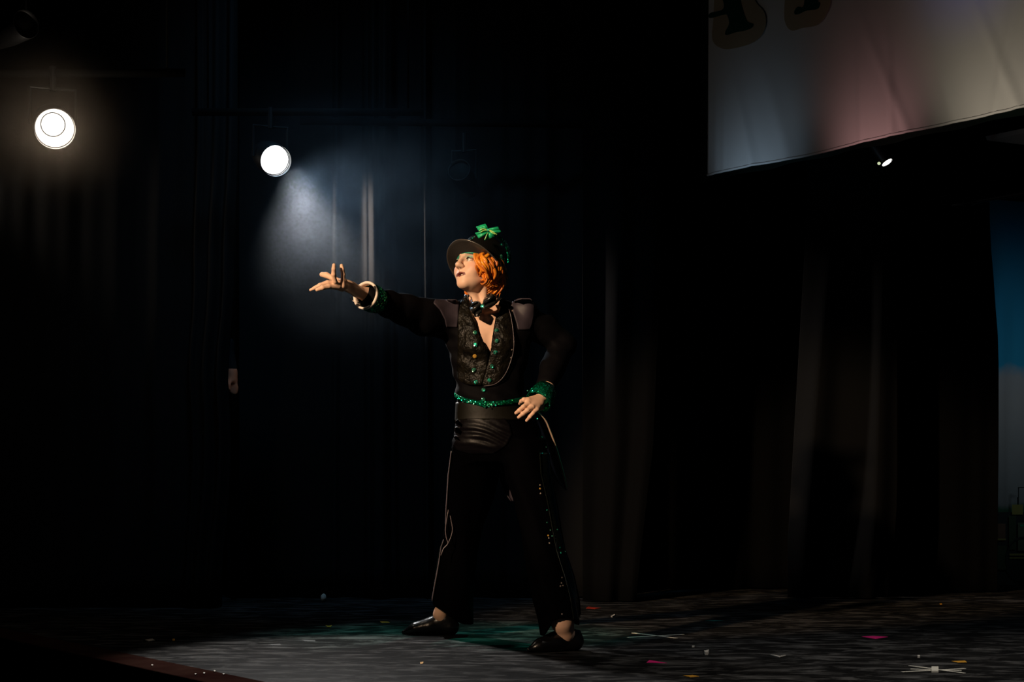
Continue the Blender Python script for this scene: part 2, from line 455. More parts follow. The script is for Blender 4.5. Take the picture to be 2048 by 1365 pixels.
def foldsB(px, t):
    r = (.02 * math.sin(px / 23.0 + .5 * math.sin(t * 4)) + .008 * math.sin(px / 9.1)) * (.2 + .8 * max(0, min(1, (px - 640) / 60)))
    for c, w, a in ((674, 6, .055), (733, 5, .05), (750, 11, .13), (774, 11, .14), (786, 5, .05), (853, 5.5, .17), (910, 9, .03), (1000, 14, .04), (1090, 14, .04)):
        s = 8 * math.sin(t * 3.2 + c * .37) * (1 - t); r += a * G(px, c + s * .6, w) * (1 - .25 * G(t, .25, .2))
    return r


drape('stage_curtain', 'black side curtain on the far left, behind the left round lamp', -70, 476, 9.1, .008, 4.4, foldsA, M['drape'], edge=sideA)
drape('stage_curtain', 'wide black folded curtain behind the hat and the outstretched hand', 455, 1215, 9.9, .008, 4.4, foldsB, M['drape'], n=420)


o = box('light_flag', (-1.625, 9.752, .002), (-1.605, 9.888, 4.3), M['void']); tag(o, 'narrow black flag added behind the far left curtain edge to block light', 'panel')  # unseen flag added to keep the fold spot off the near drape


def edgeC(t):
    py = 1203 - t * 1420
    e = 1321 - 18 * max(0, min(1, (py - 560) / 400)) - 32 * max(0, min(1, (py - 930) / 260))
    return (1165, e)


drape('stage_curtain', 'plain black curtain panel just right of the dancer\'s elbow', 1165, 1321, 9.55, .008, 4.4,
      lambda px, t: .06 * G(px, 1300, 22) + .05 * G(px, 1235, 26) + .012 * math.sin(px / 13 + t), M['drape_grey'], edge=edgeC)
drape('stage_curtain', 'deepest black curtain in the gap under the left end of the banner', 1230, 1680, 10.7, .008, 4.4,
      lambda px, t: .03 * math.sin(px / 28 + 1.5 * t) + .02 * math.sin(px / 11), M['void'])


def edgeD(t):
    py = 1190 - t * 1380
    return (1612 - 38 * max(0, min(1, (py - 500) / 600)), 1795 - 20 * max(0, min(1, (py - 1000) / 190)) ** 1.5)


drape('stage_curtain', 'dark grey-brown curtain panel with straight right edge under the small bright lamp', 1612, 1795, 9.85, .008, 4.4,
      lambda px, t: .05 * G(px, 1700 - 60 * (1 - t), 24) + .05 * G(px, 1760 + 20 * t, 20) + .02 * math.sin(px / 17) + .06 * (1 - t) ** 6 * G(px, 1740, 40), M['drape_edge'], edge=edgeD)


def edgeE(t):
    py = 1185 - t * 1400
    e = 1978 + (8 * max(0, min(1, (py - 480) / 90)) + 10 * max(0, min(1, (py - 580) / 120))) - 2 * max(0, min(1, (py - 900) / 280))
    return (1775, e)


drape('stage_curtain', 'black curtain panel whose right edge borders the painted blue sky', 1775, 1985, 10.35, .008, 4.4,
      lambda px, t: .02 * math.sin(px / 15 + t) + .03 * G(px, 1950, 15), M['void'], edge=edgeE)


# painted backdrop (cloth, sky above a small town)
def backdrop_mat():
    m, nt, b = newmat('painted_sky_cloth'); N = nt.nodes.new; L = nt.links.new
    tc = N('ShaderNodeTexCoord'); sx = N('ShaderNodeSeparateXYZ'); L(tc.outputs['Object'], sx.inputs[0])
    n = N('ShaderNodeTexNoise'); n.inputs['Scale'].default_value = 3; n.inputs['Detail'].default_value = 5; L(tc.outputs['Object'], n.inputs['Vector'])
    mr = N('ShaderNodeMath'); mr.operation = 'MULTIPLY_ADD'; mr.inputs[1].default_value = .35; L(n.outputs['Fac'], mr.inputs[0]); L(sx.outputs[2], mr.inputs[2])
    r = N('ShaderNodeValToRGB'); mp = N('ShaderNodeMapRange'); mp.inputs[1].default_value = .0; mp.inputs[2].default_value = 3.2
    L(mr.outputs[0], mp.inputs[0]); L(mp.outputs[0], r.inputs[0]); e = r.color_ramp.elements
    e[0].position = .0; e[0].color = (.02, .07, .035, 1); e[1].position = 1; e[1].color = (.02, .20, .42, 1)
    for p, c in ((.22, (.03, .09, .05)), (.24, (.20, .19, .19)), (.44, (.36, .30, .29)), (.475, (.36, .31, .31)), (.50, (.03, .26, .42))):
        q = e.new(p); q.color = (*c, 1)
    L(r.outputs[0], b.inputs['Base Color']); b.inputs['Roughness'].default_value = .9; b.inputs['Specular IOR Level'].default_value = .1
    return m


def make_backdrop():
    D = 11.2; v = []; f = []; mi = []
    xs = np.linspace(2.9, 5.2, 60); zs = np.linspace(.01, 2.56, 20)
    for z in zs:
        for x in xs: v.append((x, D + .03 * math.sin(x * 17) + .05 * math.exp(-((x - 3.24 - .02 * z) / .03) ** 2) * (z < 2), z))
    n = len(xs)
    for j in range(len(zs) - 1):
        for i in range(n - 1): f.append((j * n + i, j * n + i + 1, (j + 1) * n + i + 1, (j + 1) * n + i)); mi.append(0)

    def quad(x0, y0, x1, y1, k, dz=.07):
        a = P(x0, y1, D - dz); b = P(x1, y1, D - dz); c = P(x1, y0, D - dz); e = P(x0, y0, D - dz); o = len(v)
        v.extend([tuple(q) for q in (a, b, c, e)]); f.append((o, o + 1, o + 2, o + 3)); mi.append(k)
    quad(1985, 1025, 2200, 1180, 1)                                  # dark ground of the town
    for x0, y0, x1, y1, k in ((1992, 1048, 2011, 1082, 2), (2024, 1010, 2046, 1030, 3), (2018, 1032, 2032, 1100, 4), (2036, 1046, 2070, 1102, 5),
                              (2019, 1108, 2060, 1112, 3), (2019, 1115, 2060, 1118, 3), (1992, 1078, 2012, 1081, 3), (1998, 1055, 2004, 1074, 1), (1990, 1092, 2014, 1140, 4),
                              (2034, 995, 2036, 1012, 1), (2036, 975, 2038, 1012, 1), (2036, 975, 2052, 977, 1), (2040, 1050, 2060, 1054, 6)):
        quad(x0, y0, x1, y1, k, .074 + .002 * k)
    # round green hoop painted at the foot of the cloth
    o = len(v); cx, cy = 2047, 1118
    for i in range(40):
        a = 2 * math.pi * i / 40
        for r in (44, 40): v.append(tuple(P(cx + r * .8 * math.cos(a), cy + r * math.sin(a), D - .09)))
    for i in range(40): j = (i + 1) % 40; f.append((o + 2 * i, o + 2 * j, o + 2 * j + 1, o + 2 * i + 1)); mi.append(1)
    mats = [backdrop_mat(), mat('paint_dark', (.012, .016, .014), .9), mat('paint_brick', (.12, .06, .035), .9), mat('paint_yellow', (.24, .20, .05), .9),
            mat('paint_moss', (.03, .05, .02), .9), mat('paint_wall', (.09, .10, .06), .9), mat('paint_green', (.01, .22, .10), .9)]
    o = mesh('painted_backdrop', v, f, None, mats, True, 0, 0, mi)
    tag(o, 'painted blue sky and town backdrop cloth at the right edge', 'backdrop')
    tu, tf = tube([(2.7, 11.2, 2.585), (5.3, 11.2, 2.585)], .025); o = mesh('backdrop_pipe', tu, tf, None, M['metal'])
    tag(o, 'black pipe carrying the painted blue sky backdrop', 'pipe')


make_backdrop()

# banner hung along the stage line, with its letters
BA = P(1417, 353, 9.3); BB = P(2048, 217, 7.62); bdir = (BB - BA); bl = Vector((bdir.x, bdir.y, 0)); blen = bl.length; bu = bl / blen; bn = Vector((bu.y, -bu.x, 0))
if bn.y > 0: bn = -bn


def banner_pt(s, z):
    """s metres along the cloth, z height"""
    y = 0
    for c, w, a, sl in ((.07, .03, .010, 0), (.13, .02, .008, 0), (.36, .035, .018, .28), (.62, .05, .010, .35), (1.12, .03, .012, .02), (1.32, .025, .014, .05), (1.44, .03, .012, .5), (1.72, .04, .012, .35), (1.93, .03, .012, -.2), (2.08, .03, .016, .45), (2.32, .04, .012, .1)):
        hgt = z - 2.35; y += .85 * a * math.exp(-((s - c + sl * hgt) / w) ** 2) * math.exp(-((hgt - .1) / .5) ** 2)
    y += .012 * math.sin(s * 3.1 + z) + .002 * math.sin(s * 9 + 2 * z)
    return BA + bu * s + bn * y + Vector((0, 0, z - BA.z))


bz = lambda s: BA.z + (BB.z - BA.z) * s / blen + .004 * math.sin(s * 6.3)
v = []; f = []; nb = 260; nzb = 60; L_ = blen + .75
for j in range(nzb):
    for i in range(nb):
        s = L_ * i / (nb - 1); z0 = bz(s); z = z0 + (4.0 - z0) * (j / (nzb - 1)) ** 1.25
        v.append(tuple(banner_pt(s, z)))
for j in range(nzb - 1):
    for i in range(nb - 1): q = j * nb + i; f.append((q, q + 1, q + nb + 1, q + nb))
banner = mesh('banner', v, f, None, M['banner'], True, .003, 0); tag(banner, 'pale cloth banner with dark green lettering hanging at upper right', 'banner')
tu, tf = tube([banner_pt(L_ * i / 80, bz(L_ * i / 80) + .006) - bn * -.001 for i in range(81)], .007, 6); mesh('hem', tu, tf, banner, M['banner'])


def on_banner(px, py, off):
    # where the camera ray meets the banner's plane
    r = Vector(((px - CX) / FPX, 1, (HY - py) / FPX)); o = Vector((0, 0, HC)); t = (BA - o).dot(bn) / r.dot(bn); p = o + r * t
    s = (p - BA).dot(bu); q = banner_pt(s, p.z); return q + bn * off


def letter(pts, name, m, off):
    q = spline([(*p, 0) for p in pts] + [(*pts[0], 0)], len(pts) * 5)[:-1]
    vs_ = [on_banner(a[0], a[1], off) for a in q]
    cpt = sum(vs_, Vector()) / len(vs_); bm = bmesh.new(); bv = [bm.verts.new(p) for p in vs_]; bm.faces.new(bv)
    bmesh.ops.triangulate(bm, faces=bm.faces[:]); me = bpy.data.meshes.new(name); bm.to_mesh(me); bm.free()
    o = link(name, me, banner, m, False); md = o.modifiers.new('t', 'SOLIDIFY'); md.thickness = .002
    return o


letter([(1432, -60), (1500, -60), (1510, 0), (1528, 24), (1530, 55), (1512, 82), (1475, 96), (1448, 98), (1428, 80), (1430, 30)], 'letter_outline', M['cream'], .010)
letter([(1425, -60), (1468, -60), (1482, 0), (1488, 22), (1496, 43), (1508, 48), (1505, 56), (1490, 62), (1474, 65), (1456, 71), (1455, 63), (1461, 48), (1458, 33), (1452, 30), (1424, 37), (1424, 27), (1450, 18), (1445, -10)], 'letter', M['dkgreen'], .014)
letter([(1575, -60), (1662, -60), (1664, 0), (1655, 28), (1636, 50), (1605, 56), (1583, 61), (1571, 48), (1568, 20)], 'letter_outline', M['cream'], .010)
letter([(1613, -60), (1633, -60), (1632, 2), (1642, 5), (1642, 12), (1636, 19), (1614, 22), (1600, 28), (1591, 29), (1590, 22), (1597, 14), (1610, 9)], 'letter', M['dkgreen'], .014)
# black border behind the banner; its left end paints the banner's shaded part
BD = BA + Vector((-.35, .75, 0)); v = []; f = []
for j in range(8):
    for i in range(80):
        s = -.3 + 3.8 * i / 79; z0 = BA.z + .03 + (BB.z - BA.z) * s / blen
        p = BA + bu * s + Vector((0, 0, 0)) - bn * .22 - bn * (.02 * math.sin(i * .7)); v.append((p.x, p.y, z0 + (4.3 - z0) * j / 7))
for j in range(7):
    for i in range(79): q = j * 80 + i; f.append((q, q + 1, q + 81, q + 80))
o = mesh('stage_border', v, f, None, M['border_shade'], True, .006, 0); tag(o, 'dark green-black cloth border behind the pale banner, standing in for its shaded left end', 'curtain')
# pale flat high at the right edge
o = mesh('ceiling_flat', [tuple(P(1974, 281, 9.6)), tuple(P(2100, 256, 8.6)), tuple(P(2100, 296, 8.9))] + [tuple(P(1974, 281, 9.6) + Vector((0, .03, .03))), tuple(P(2100, 256, 8.6) + Vector((0, .03, .03))), tuple(P(2100, 296, 8.9) + Vector((0, .03, .03)))],
         [(0, 1, 2), (5, 4, 3), (0, 3, 4, 1), (1, 4, 5, 2), (2, 5, 3, 0)], None, M['panel'], False)
tag(o, 'small pale pointed flat high at right, below the banner', 'panel')
tu, tf = tube([P(1903, 411, 9.9), P(1940, 408, 9.9), P(1960, 401, 9.9), P(2100, 378, 9.4)], .014); o = mesh('rigging_pipe', tu, tf, None, M['metal'])
tag(o, 'thin black rigging pipe just above the blue sky cloth', 'pipe')


# ------------------------------------------------------------------ lamps
def lathe(prof, base, axis, n=48, cap0=False, cap1=False):
    axis = Vector(axis).normalized(); u = axis.orthogonal().normalized(); w = axis.cross(u); v = []; f = []
    for h, r in prof:
        for j in range(n):
            a = 2 * math.pi * j / n; v.append(Vector(base) + axis * h + (u * math.cos(a) + w * math.sin(a)) * r)
    for i in range(len(prof) - 1):
        for j in range(n): a = i * n + j; b = i * n + (j + 1) % n; f.append((a, b, b + n, a + n))
    if cap0: f.append(tuple(range(n))[::-1])
    if cap1: f.append(tuple(range((len(prof) - 1) * n, len(prof) * n)))
    return v, f


def lamp(pos, aim, r, label, glow, strength, depth, yoke=True, lr=.965):
    root = empty('stage_lamp', pos); ax = (Vector(aim) - Vector(pos)).normalized()
    tag(root, label, 'lamp')
    v, f = lathe([(-.30, r * .35), (-.27, r * .8), (-.14, r * 1.02), (0, r * 1.05), (.003, r), (-.02, r * .99), (-depth, r * lr), (-depth - .01, r * lr)], pos, ax, cap0=True)
    h = mesh('housing', v, f, root, [M['metal'], M['inner']], True)
    mi = [1 if i >= 48 * 4 and i < 48 * 7 and strength > 0 else 0 for i in range(len(h.data.polygons))]; h.data.polygons.foreach_set('material_index', mi)
    v, f = lathe([(-depth, r * lr), (-depth + .008, r * .6 * lr), (-depth + .012, r * .02)], pos, ax, cap1=True)
    em = mat('lit_lens' if strength else 'dark_lens', (.003, .003, .003) if not strength else (.8, .8, .8), .6 if not strength else .15, spec=.1, emit=glow, es=strength)
    mesh('lens', v, f, root, em, True)
    if strength:
        for dd, rr in ((-depth + .002, r * lr), (-.022, r * .985)):
            tu, tf = tube([Vector(pos) + ax * dd + (ax.orthogonal().normalized() * math.cos(a) + ax.cross(ax.orthogonal().normalized()) * math.sin(a)) * rr for a in np.linspace(0, 2 * math.pi, 49)[:-1]], .0028, 5, True)
            mesh('lens_ring', tu, tf, root, M['ring'], True)
    if yoke:
        s = ax.cross(Vector((0, 0, 1))).normalized(); b = Vector(pos) - ax * .12
        tu, tf = tube([b + s * r * 1.12, b + s * r * 1.12 + Vector((0, 0, .16)), b - s * r * 1.12 + Vector((0, 0, .16)), b - s * r * 1.12], .008)
        mesh('yoke', tu, tf, root, M['metal'], False)
        tu, tf = tube([b + Vector((0, 0, .15)), b + Vector((0, 0, .26))], .014); mesh('clamp', tu, tf, root, M['metal'], False)
    return root


lamp(LAMP1, LAMP1 + Vector((.36, -1, -.40)), .088, 'bright round stage lamp at far left with white reflector and inner ring', (1, .95, .9), 2.6, .12, lr=.60)
lamp(LAMP2, LAMP2 + Vector((.42, -1, -.36)), .080, 'bright round stage lamp left of centre, in the bluish haze', (.97, .98, 1), 2.6, .045)
LP = P(1774, 325, 9.2)
sl = lamp(LP, LP + Vector((.47, -.30, -.84)), .032, 'small bright lamp seen edge-on below the banner', (1, .95, .9), 25, .004)
bm = bmesh.new(); bmesh.ops.create_icosphere(bm, subdivisions=2, radius=.009); me = bpy.data.meshes.new('bright_dot'); bm.to_mesh(me); bm.free()
me.transform(Matrix.Translation(P(1758, 327, 9.17))); link('bright_dot', me, sl, mat('lit_bright_dot', (.5, .6, .4), .4, emit=(.8, .9, .55), es=.7))  # small glowing dot beside the lamp
lamp(P(918, 340, 9.45), (-1.3, 5.0, 3.6), .062, 'small unlit lamp with a faint rim above the hat', (0, 0, 0), 0, .02)
o = lamp(P(52, 48, 7.2), (.9, 4.4, 2.9), .06, 'barely visible unlit lamp in the top left corner', (0, 0, 0), 0, .02)
for LL, x0, x1, lab in ((LAMP1, -.9, .55, 'black pipe above the far left round lamp'), (LAMP2, -.45, .75, 'black pipe above the round lamp left of centre')):
    tu, tf = tube([LL + Vector((x0, .115, .275)), LL + Vector((x1, .115, .275))], .02, 10)
    o = mesh('lighting_pipe', tu, tf, None, M['pipe']); tag(o, lab, 'pipe')
    for xx in (x0 + .08, x1 - .08):
        hu, hf_ = tube([LL + Vector((xx, .115, .275)), Vector((LL.x + xx, LL.y + .115, 5.2))], .006, 6); mesh('hanger', hu, hf_, o, M['pipe'])
q_ = P(918, 340, 9.45); tu, tf = tube([q_ + Vector((-.9, .05, .285)), q_ + Vector((1.0, .15, .285))], .022, 10)
o = mesh('lighting_pipe', tu, tf, None, M['pipe']); tag(o, 'black pipe carrying the small unlit lamp above the hat', 'pipe')

# ------------------------------------------------------------------ the dancer
DN = empty('person', (0, 7.05, 0))
tag(DN, 'dancer in black suit and green trimmed hat, one arm stretched out, hand on hip', 'person')


def sec(py, L, R, D, b, gx=0):
    c = P((L + R) / 2, py, D); return (c.x, c.y, c.z, (R - L) / 2 / FPX * D, b)


TD = 7.05
torso = [sec(600, 925, 1012, TD, .050), sec(612, 888, 1052, TD, .075), sec(640, 884, 1064, TD, .098), sec(680, 892, 1064, TD, .108), sec(720, 902, 1056, TD, .105),
         sec(760, 910, 1048, TD, .098), sec(800, 913, 1045, TD, .095), sec(812, 913, 1048, TD, .096)]
hips = [sec(800, 914, 1044, TD, .093), sec(835, 912, 1060, TD, .100), sec(865, 910, 1080, TD, .112), sec(895, 906, 1092, TD, .112), sec(925, 930, 1075, TD, .085)]
legL = [sec(880, 908, 1006, 7.06, .10), sec(910, 903, 1004, 7.08, .098), sec(950, 897, 998, 7.13, .092), sec(1000, 895, 985, 7.19, .085), sec(1050, 893, 967, 7.25, .076),
        sec(1075, 890, 962, 7.28, .070), sec(1095, 882, 957, 7.30, .072), sec(1150, 874, 950, 7.34, .080), sec(1200, 867, 947, 7.38, .088), sec(1252, 864, 950, 7.41, .094)]
legR = [sec(880, 1000, 1092, 7.04, .10), sec(910, 1003, 1096, 7.02, .098), sec(950, 1010, 1097, 6.98, .092), sec(1000, 1026, 1107, 6.92, .082), sec(1050, 1037, 1117, 6.86, .074),
        sec(1100, 1047, 1127, 6.81, .076), sec(1150, 1056, 1143, 6.77, .082), sec(1200, 1066, 1155, 6.73, .088), sec(1240, 1076, 1160, 6.70, .092), sec(1274, 1082, 1162, 6.68, .094)]

# head frame
th, ph = math.radians(43), math.radians(13)
F0 = Vector((-math.sin(th), -math.cos(th), 0)); Lh = Vector((math.cos(th), -math.sin(th), 0)); U0 = Vector((0, 0, 1))
Fh = F0 * math.cos(ph) + U0 * math.sin(ph); Uh = U0 * math.cos(ph) - F0 * math.sin(ph)
rl = math.radians(5); Lr = Lh * math.cos(rl) + Uh * math.sin(rl); Ur = Uh * math.cos(rl) - Lh * math.sin(rl); Lh, Uh = Lr, Ur
HC3 = P(952.5, 534, 7.0); HS = .97


def H(a, b, c): return HC3 + (Lh * a + Fh * b + Uh * c) * HS


AX = (Lh, Fh, Uh)
hf = Field(tuple(HC3 + Vector((-.30, -.2, -.52))), tuple(HC3 + Vector((.38, .3, .15))), .0024)
hf.ell(H(0, -.015, .030), (.074, .094, .086), AX, 0)
hf.ell(H(0, .025, -.030), (.058, .060, .082), AX, .02)
hf.ell(H(0, .040, -.075), (.044, .046, .038), AX, .025)
hf.ell(H(0, .072, -.098), (.018, .015, .014), AX, .02)
for s in (-1, 1):
    hf.cone(H(s * .052, -.005, -.055), H(s * .012, .066, -.098), .016, .013, .018)
    hf.ell(H(s * .040, .052, -.024), (.021, .022, .019), AX, .018)
    hf.cone(H(s * .013, .082, .026), H(s * .044, .066, .026), .008, .006, .012)
    hf.ell(H(s * .031, .094, .004), (.017, .018, .011), AX, .012, 's')
    hf.ell(H(s * .031, .068, .002), (.0150, .0128, .0128), AX, .003)
    hf.cone(H(s * .019, .0820, .0045), H(s * .031, .0868, .0085), .0028, .0034, .004)
    hf.cone(H(s * .031, .0868, .0085), H(s * .044, .0745, .0035), .0034, .0026, .004)
    hf.cone(H(s * .020, .081, -.003), H(s * .042, .075, -.004), .0026, .0024, .005)
    hf.ell(H(s * .0115, .096, -.031), (.0085, .0105, .0076), AX, .006)
    hf.ell(H(s * .0065, .101, -.0385), (.0036, .0050, .0040), AX, .002, 's')
    hf.ell(H(s * .076, -.008, -.008), (.010, .018, .030), AX, .008)
hf.cone(H(0, .084, .020), H(0, .107, -.024), .0078, .0100, .012)
hf.ell(H(0, .110, -.027), (.0112, .0100, .0092), AX, .008)
hf.cone(H(0, .097, -.036), H(0, .086, -.052), .0045, .0040, .008)
hf.ell(H(0, .074, -.060), (.028, .015, .019), AX, .018)
for s in (-1, 1): hf.ell(H(s * .037, .056, -.040), (.022, .022, .024), AX, .02)
hf.chain([H(-.020, .078, -.063), H(-.007, .0865, -.0570), H(0, .0870, -.0585), H(.007, .0865, -.0570), H(.020, .078, -.063)], [.0025, .0040, .0038, .0040, .0025], .005)
hf.chain([H(-.019, .078, -.066), H(0, .0845, -.0735), H(.019, .078, -.066)], [.0025, .0050, .0025], .005)
hf.ell(H(.001, .090, -.0655), (.015, .011, .0045), AX, .002, 's')
# neck, collar bones, chest
NB = P(970, 622, 7.06)
hf.cone(H(.0, -.030, -.050), NB, .048, .053, .03)
hf.cone(H(.035, -.02, -.07), P(968, 622, 6.99), .014, .012, .015)
hf.cone(H(-.02, .02, -.085), P(962, 622, 6.985), .014, .012, .02)
hf.loft(torso, .03, grow=-.010, zlo=P(0, 800, TD).z)
hf.cone(P(962, 632, 6.965), P(915, 620, 7.0), .011, .010, .015)
hf.cone(P(976, 632, 6.965), P(1030, 622, 7.0), .011, .010, .015)
hf.ell(P(955, 690, 6.975), (.05, .04, .05), None, .03); hf.ell(P(1005, 690, 6.975), (.05, .04, .05), None, .03)
hf.cut(lambda X, Y, Z: (P(0, 790, TD).z - Z) + 0 * X + 0 * Y)

# hand held out
h1 = Field(tuple(P(606, 640, 6.9) - Vector((0, .75, 0))), tuple(P(800, 515, 6.5) + Vector((0, .55, 0))), .0022)
Wr = P(706, 577, 6.66)
h1.chain([P(786, 610, 6.84), P(735, 591, 6.74), P(714, 583, 6.69), P(698, 574, 6.64)], [.038, .029, .0225, .021], .012)
h1.chain([P(698, 574, 6.64), P(684, 571, 6.58), P(674, 568, 6.54)], [.019, .021, .017], .014)
h1.cone(P(688, 562, 6.58), P(684, 570, 6.55), .011, .014, .010)
h1.cone(P(690, 566, 6.63), P(705, 571, 6.68), .013, .015, .012)
h1.chain([P(675, 573, 6.52), P(669.5, 563, 6.495), P(667, 549, 6.475), P(667.5, 538, 6.465), P(668, 530.5, 6.46)], [.0125, .0093, .0088, .0080, .0072], .004)
h1.chain([P(685, 572, 6.53), P(686, 560, 6.52), P(686.5, 549, 6.51), P(684.5, 539, 6.50), P(683, 531.5, 6.50)], [.0125, .0088, .0084, .0078, .0070], .004)
h1.chain([P(680, 565, 6.58), P(664, 556, 6.60), P(653, 551, 6.62), P(644, 549.5, 6.63)], [.013, .0108, .0115, .0100], .006)
h1.chain([P(676, 568, 6.55), P(655, 566, 6.53), P(640, 571, 6.52), P(630, 576, 6.52), P(621, 580.5, 6.52)], [.014, .0100, .0088, .0072, .0056], .004)
h1.chain([P(676, 573, 6.52), P(657, 573, 6.49), P(645, 576, 6.475), P(634, 580, 6.47)], [.014, .0100, .0090, .0070], .004)
# hand on hip
h2 = Field(tuple(P(1020, 862, 7.1) - Vector((0, .5, 0))), tuple(P(1128, 745, 6.8) + Vector((0, .4, 0))), .0022)
k1 = P(1084, 797, 6.90)
h2.chain([P(1096, 768, 6.97), P(1088, 788, 6.92), k1], [.034, .028, .024], .012)
for (bx, by, bD) in ((1055, 801, 6.835), (1056, 808, 6.825), (1064, 815, 6.82), (1073, 820, 6.83)):
    h2.cone(k1, P(bx, by, bD), .019, .0125, .012)
h2.cone(P(1080, 810, 6.87), P(1082, 816, 6.88), .016, .012, .012)
h2.chain([P(1056, 801, 6.835), P(1048, 800, 6.83), P(1043, 803, 6.85), P(1040, 808, 6.89)], [.0115, .0092, .0085, .007], .005)
h2.chain([P(1056, 808, 6.822), P(1047, 814, 6.805), P(1039, 821, 6.80), P(1032, 826.5, 6.815)], [.0115, .0092, .0086, .0070], .0035)
h2.chain([P(1064, 815, 6.818), P(1055, 821, 6.80), P(1046, 828, 6.795), P(1037.5, 835, 6.81)], [.0115, .0094, .0088, .0072], .0035)
h2.chain([P(1073, 820, 6.826), P(1066, 827, 6.81), P(1060, 834, 6.805), P(1053.5, 841.5, 6.82)], [.0110, .0088, .0082, .0066], .0035)
h2.chain([k1, P(1083, 806, 6.97), P(1078, 812, 7.02)], [.02, .013, .010], .012)
# lower legs and feet, rest of the body under the clothes
lf = Field((-.55, 6.35, .0), (.55, 7.75, 1.02), .0055)
lf.loft(hips, .02, grow=-.014)
lf.loft(legL, .03, grow=-.022, zlo=P(0, 1150, 7.34).z); lf.loft(legR, .03, grow=-.022, zlo=P(0, 1150, 6.77).z)
lf.chain([P(905, 1140, 7.33), P(890, 1200, 7.40), P(881, 1230, 7.43), P(888, 1252, 7.44)], [.050, .036, .029, .024], .02)
lf.chain([P(884, 1256, 7.44), P(850, 1262, 7.44)], [.020, .010], .01)
lf.chain([P(1100, 1140, 6.78), P(1118, 1200, 6.72), P(1125, 1246, 6.685), P(1132, 1268, 6.71), P(1134, 1284, 6.73)], [.050, .044, .042, .032, .022], .02)
af = Field((-.75, 6.5, 1.0), (.55, 7.4, 1.5), .0055)
af.loft(torso, .02, grow=-.016)
af.chain([P(890, 640, 7.06), P(820, 622, 6.94), P(770, 607, 6.82)], [.048, .040, .032], .03)
af.chain([P(1046, 642, 7.08), P(1090, 664, 7.12), P(1122, 692, 7.13), P(1106, 735, 7.05), P(1094, 770, 6.98)], [.046, .038, .032, .030, .026], .02)


def skin_tint(V):
    Q = V - np.array(HC3); a = Q @ np.array(Lh) / HS; b = Q @ np.array(Fh) / HS; c = Q @ np.array(Uh) / HS
    base = np.array([.74, .47, .335]); col = np.tile(base, (len(V), 1))

    def mix(w, rgb):
        nonlocal col
        w = np.clip(w, 0, 1)[:, None]; col = col * (1 - w) + np.array(rgb) * w
    g = lambda x, s: np.exp(-(x / s) ** 2)
    front = (b > .05)
    mix(.35 * front * g(np.abs(a) - .045, .018) * g(c + .03, .02), (.78, .30, .22))
    # lips
    lip = front * (b > .070) * g((c + .0645 + .12 * np.abs(a) * 0), .0125) ** 1 * (np.abs(a) < .027)
    mix(lip * 2 * (np.abs(c + .065) < .0112 - .22 * np.abs(a)) , (.17, .040, .030))
    mix(front * (np.abs(a) < .02) * (np.abs(c + .0655) < .0035) * (b < .083), (.03, .01, .01))
    for s in (-1, 1):
        aa = a - s * .032; up = c - .0125
        mix(.9 * front * g(aa, .017) * g(up - .001, .0065), (.02, .34, .26))
        mix(1.6 * front * g(aa, .016) * g(c - .0055 + 6 * aa ** 2 * 2, .0028), (.015, .012, .012))
        mix(1.0 * front * g(aa, .016) * g(c + .0045, .0022), (.05, .03, .03))
        mix(1.3 * front * g(aa - s * .002, .017) * g(c - .0260 + 10 * aa ** 2, .0034), (.16, .07, .03))
        mix(1.0 * g(a - s * .0065, .004) * g(b - .100, .006) * g(c + .040, .004), (.12, .03, .02))
    return col


body = build('body', [hf, h1, h2, lf, af], DN, M['skin'], skin_tint, 1)
# eyes, teeth, earring, neck stud
for s in (-1, 1):
    bm = bmesh.new(); bmesh.ops.create_uvsphere(bm, u_segments=20, v_segments=14, radius=.0122 * HS)
    me = bpy.data.meshes.new('eye'); bm.to_mesh(me); bm.free(); o = link('eye', me, DN, [M['eye'], M['iris']])
    me.transform(Matrix.Translation(H(s * .031, .0722, .0015)))
    gz = (Fh + Uh * .05 - Lh * .25).normalized()
    for p in me.polygons:
        if (p.center - H(s * .031, .0722, .0015)).normalized().dot(gz) > .88: p.material_index = 1
bm = bmesh.new(); bmesh.ops.create_uvsphere(bm, u_segments=16, v_segments=8, radius=1)
me = bpy.data.meshes.new('teeth'); bm.to_mesh(me); bm.free()
me.transform(Matrix.Translation(H(.001, .0745, -.0635)) @ Matrix((Lh, Fh, Uh)).transposed().to_4x4() @ Matrix.Diagonal((.011, .0085, .0035, 1)))
link('teeth', me, DN, M['teeth'])


def gem_mesh(p, n, r):
    n = Vector(n).normalized(); u = n.orthogonal().normalized(); w = n.cross(u); v = []; f = []
    for h, q in ((0, .9), (.25, 1), (.6, .62)):
        for j in range(8): a = j * math.pi / 4 + h; v.append(p + n * h * r + (u * math.cos(a) + w * math.sin(a)) * r * q)
    for i in range(2):
        for j in range(8): f.append((i * 8 + j, i * 8 + (j + 1) % 8, i * 8 + 8 + (j + 1) % 8, i * 8 + 8 + j))
    f.append(tuple(range(16, 24))); f.append(tuple(range(8))[::-1]); return v, f


def gem(p, n, r, parent, m, label=None, name='gem'):
    v, f = gem_mesh(Vector(p), n, r); o = mesh(name, v, f, parent, m, False)
    if label: o['label'] = label
    return o


gem(H(.073, .012, -.060), Lh + Fh, .004, DN, M['amber'], name='earring')

# ---- jacket
jf = Field((-.80, 6.45, .96), (.60, 7.45, 1.50), .004)


def wr_t(phi, Z): return .004 * np.sin(phi * 5 + Z * 22) * np.sin(Z * 40 + phi * 2) + .002 * np.sin(Z * 95 + phi * 3)


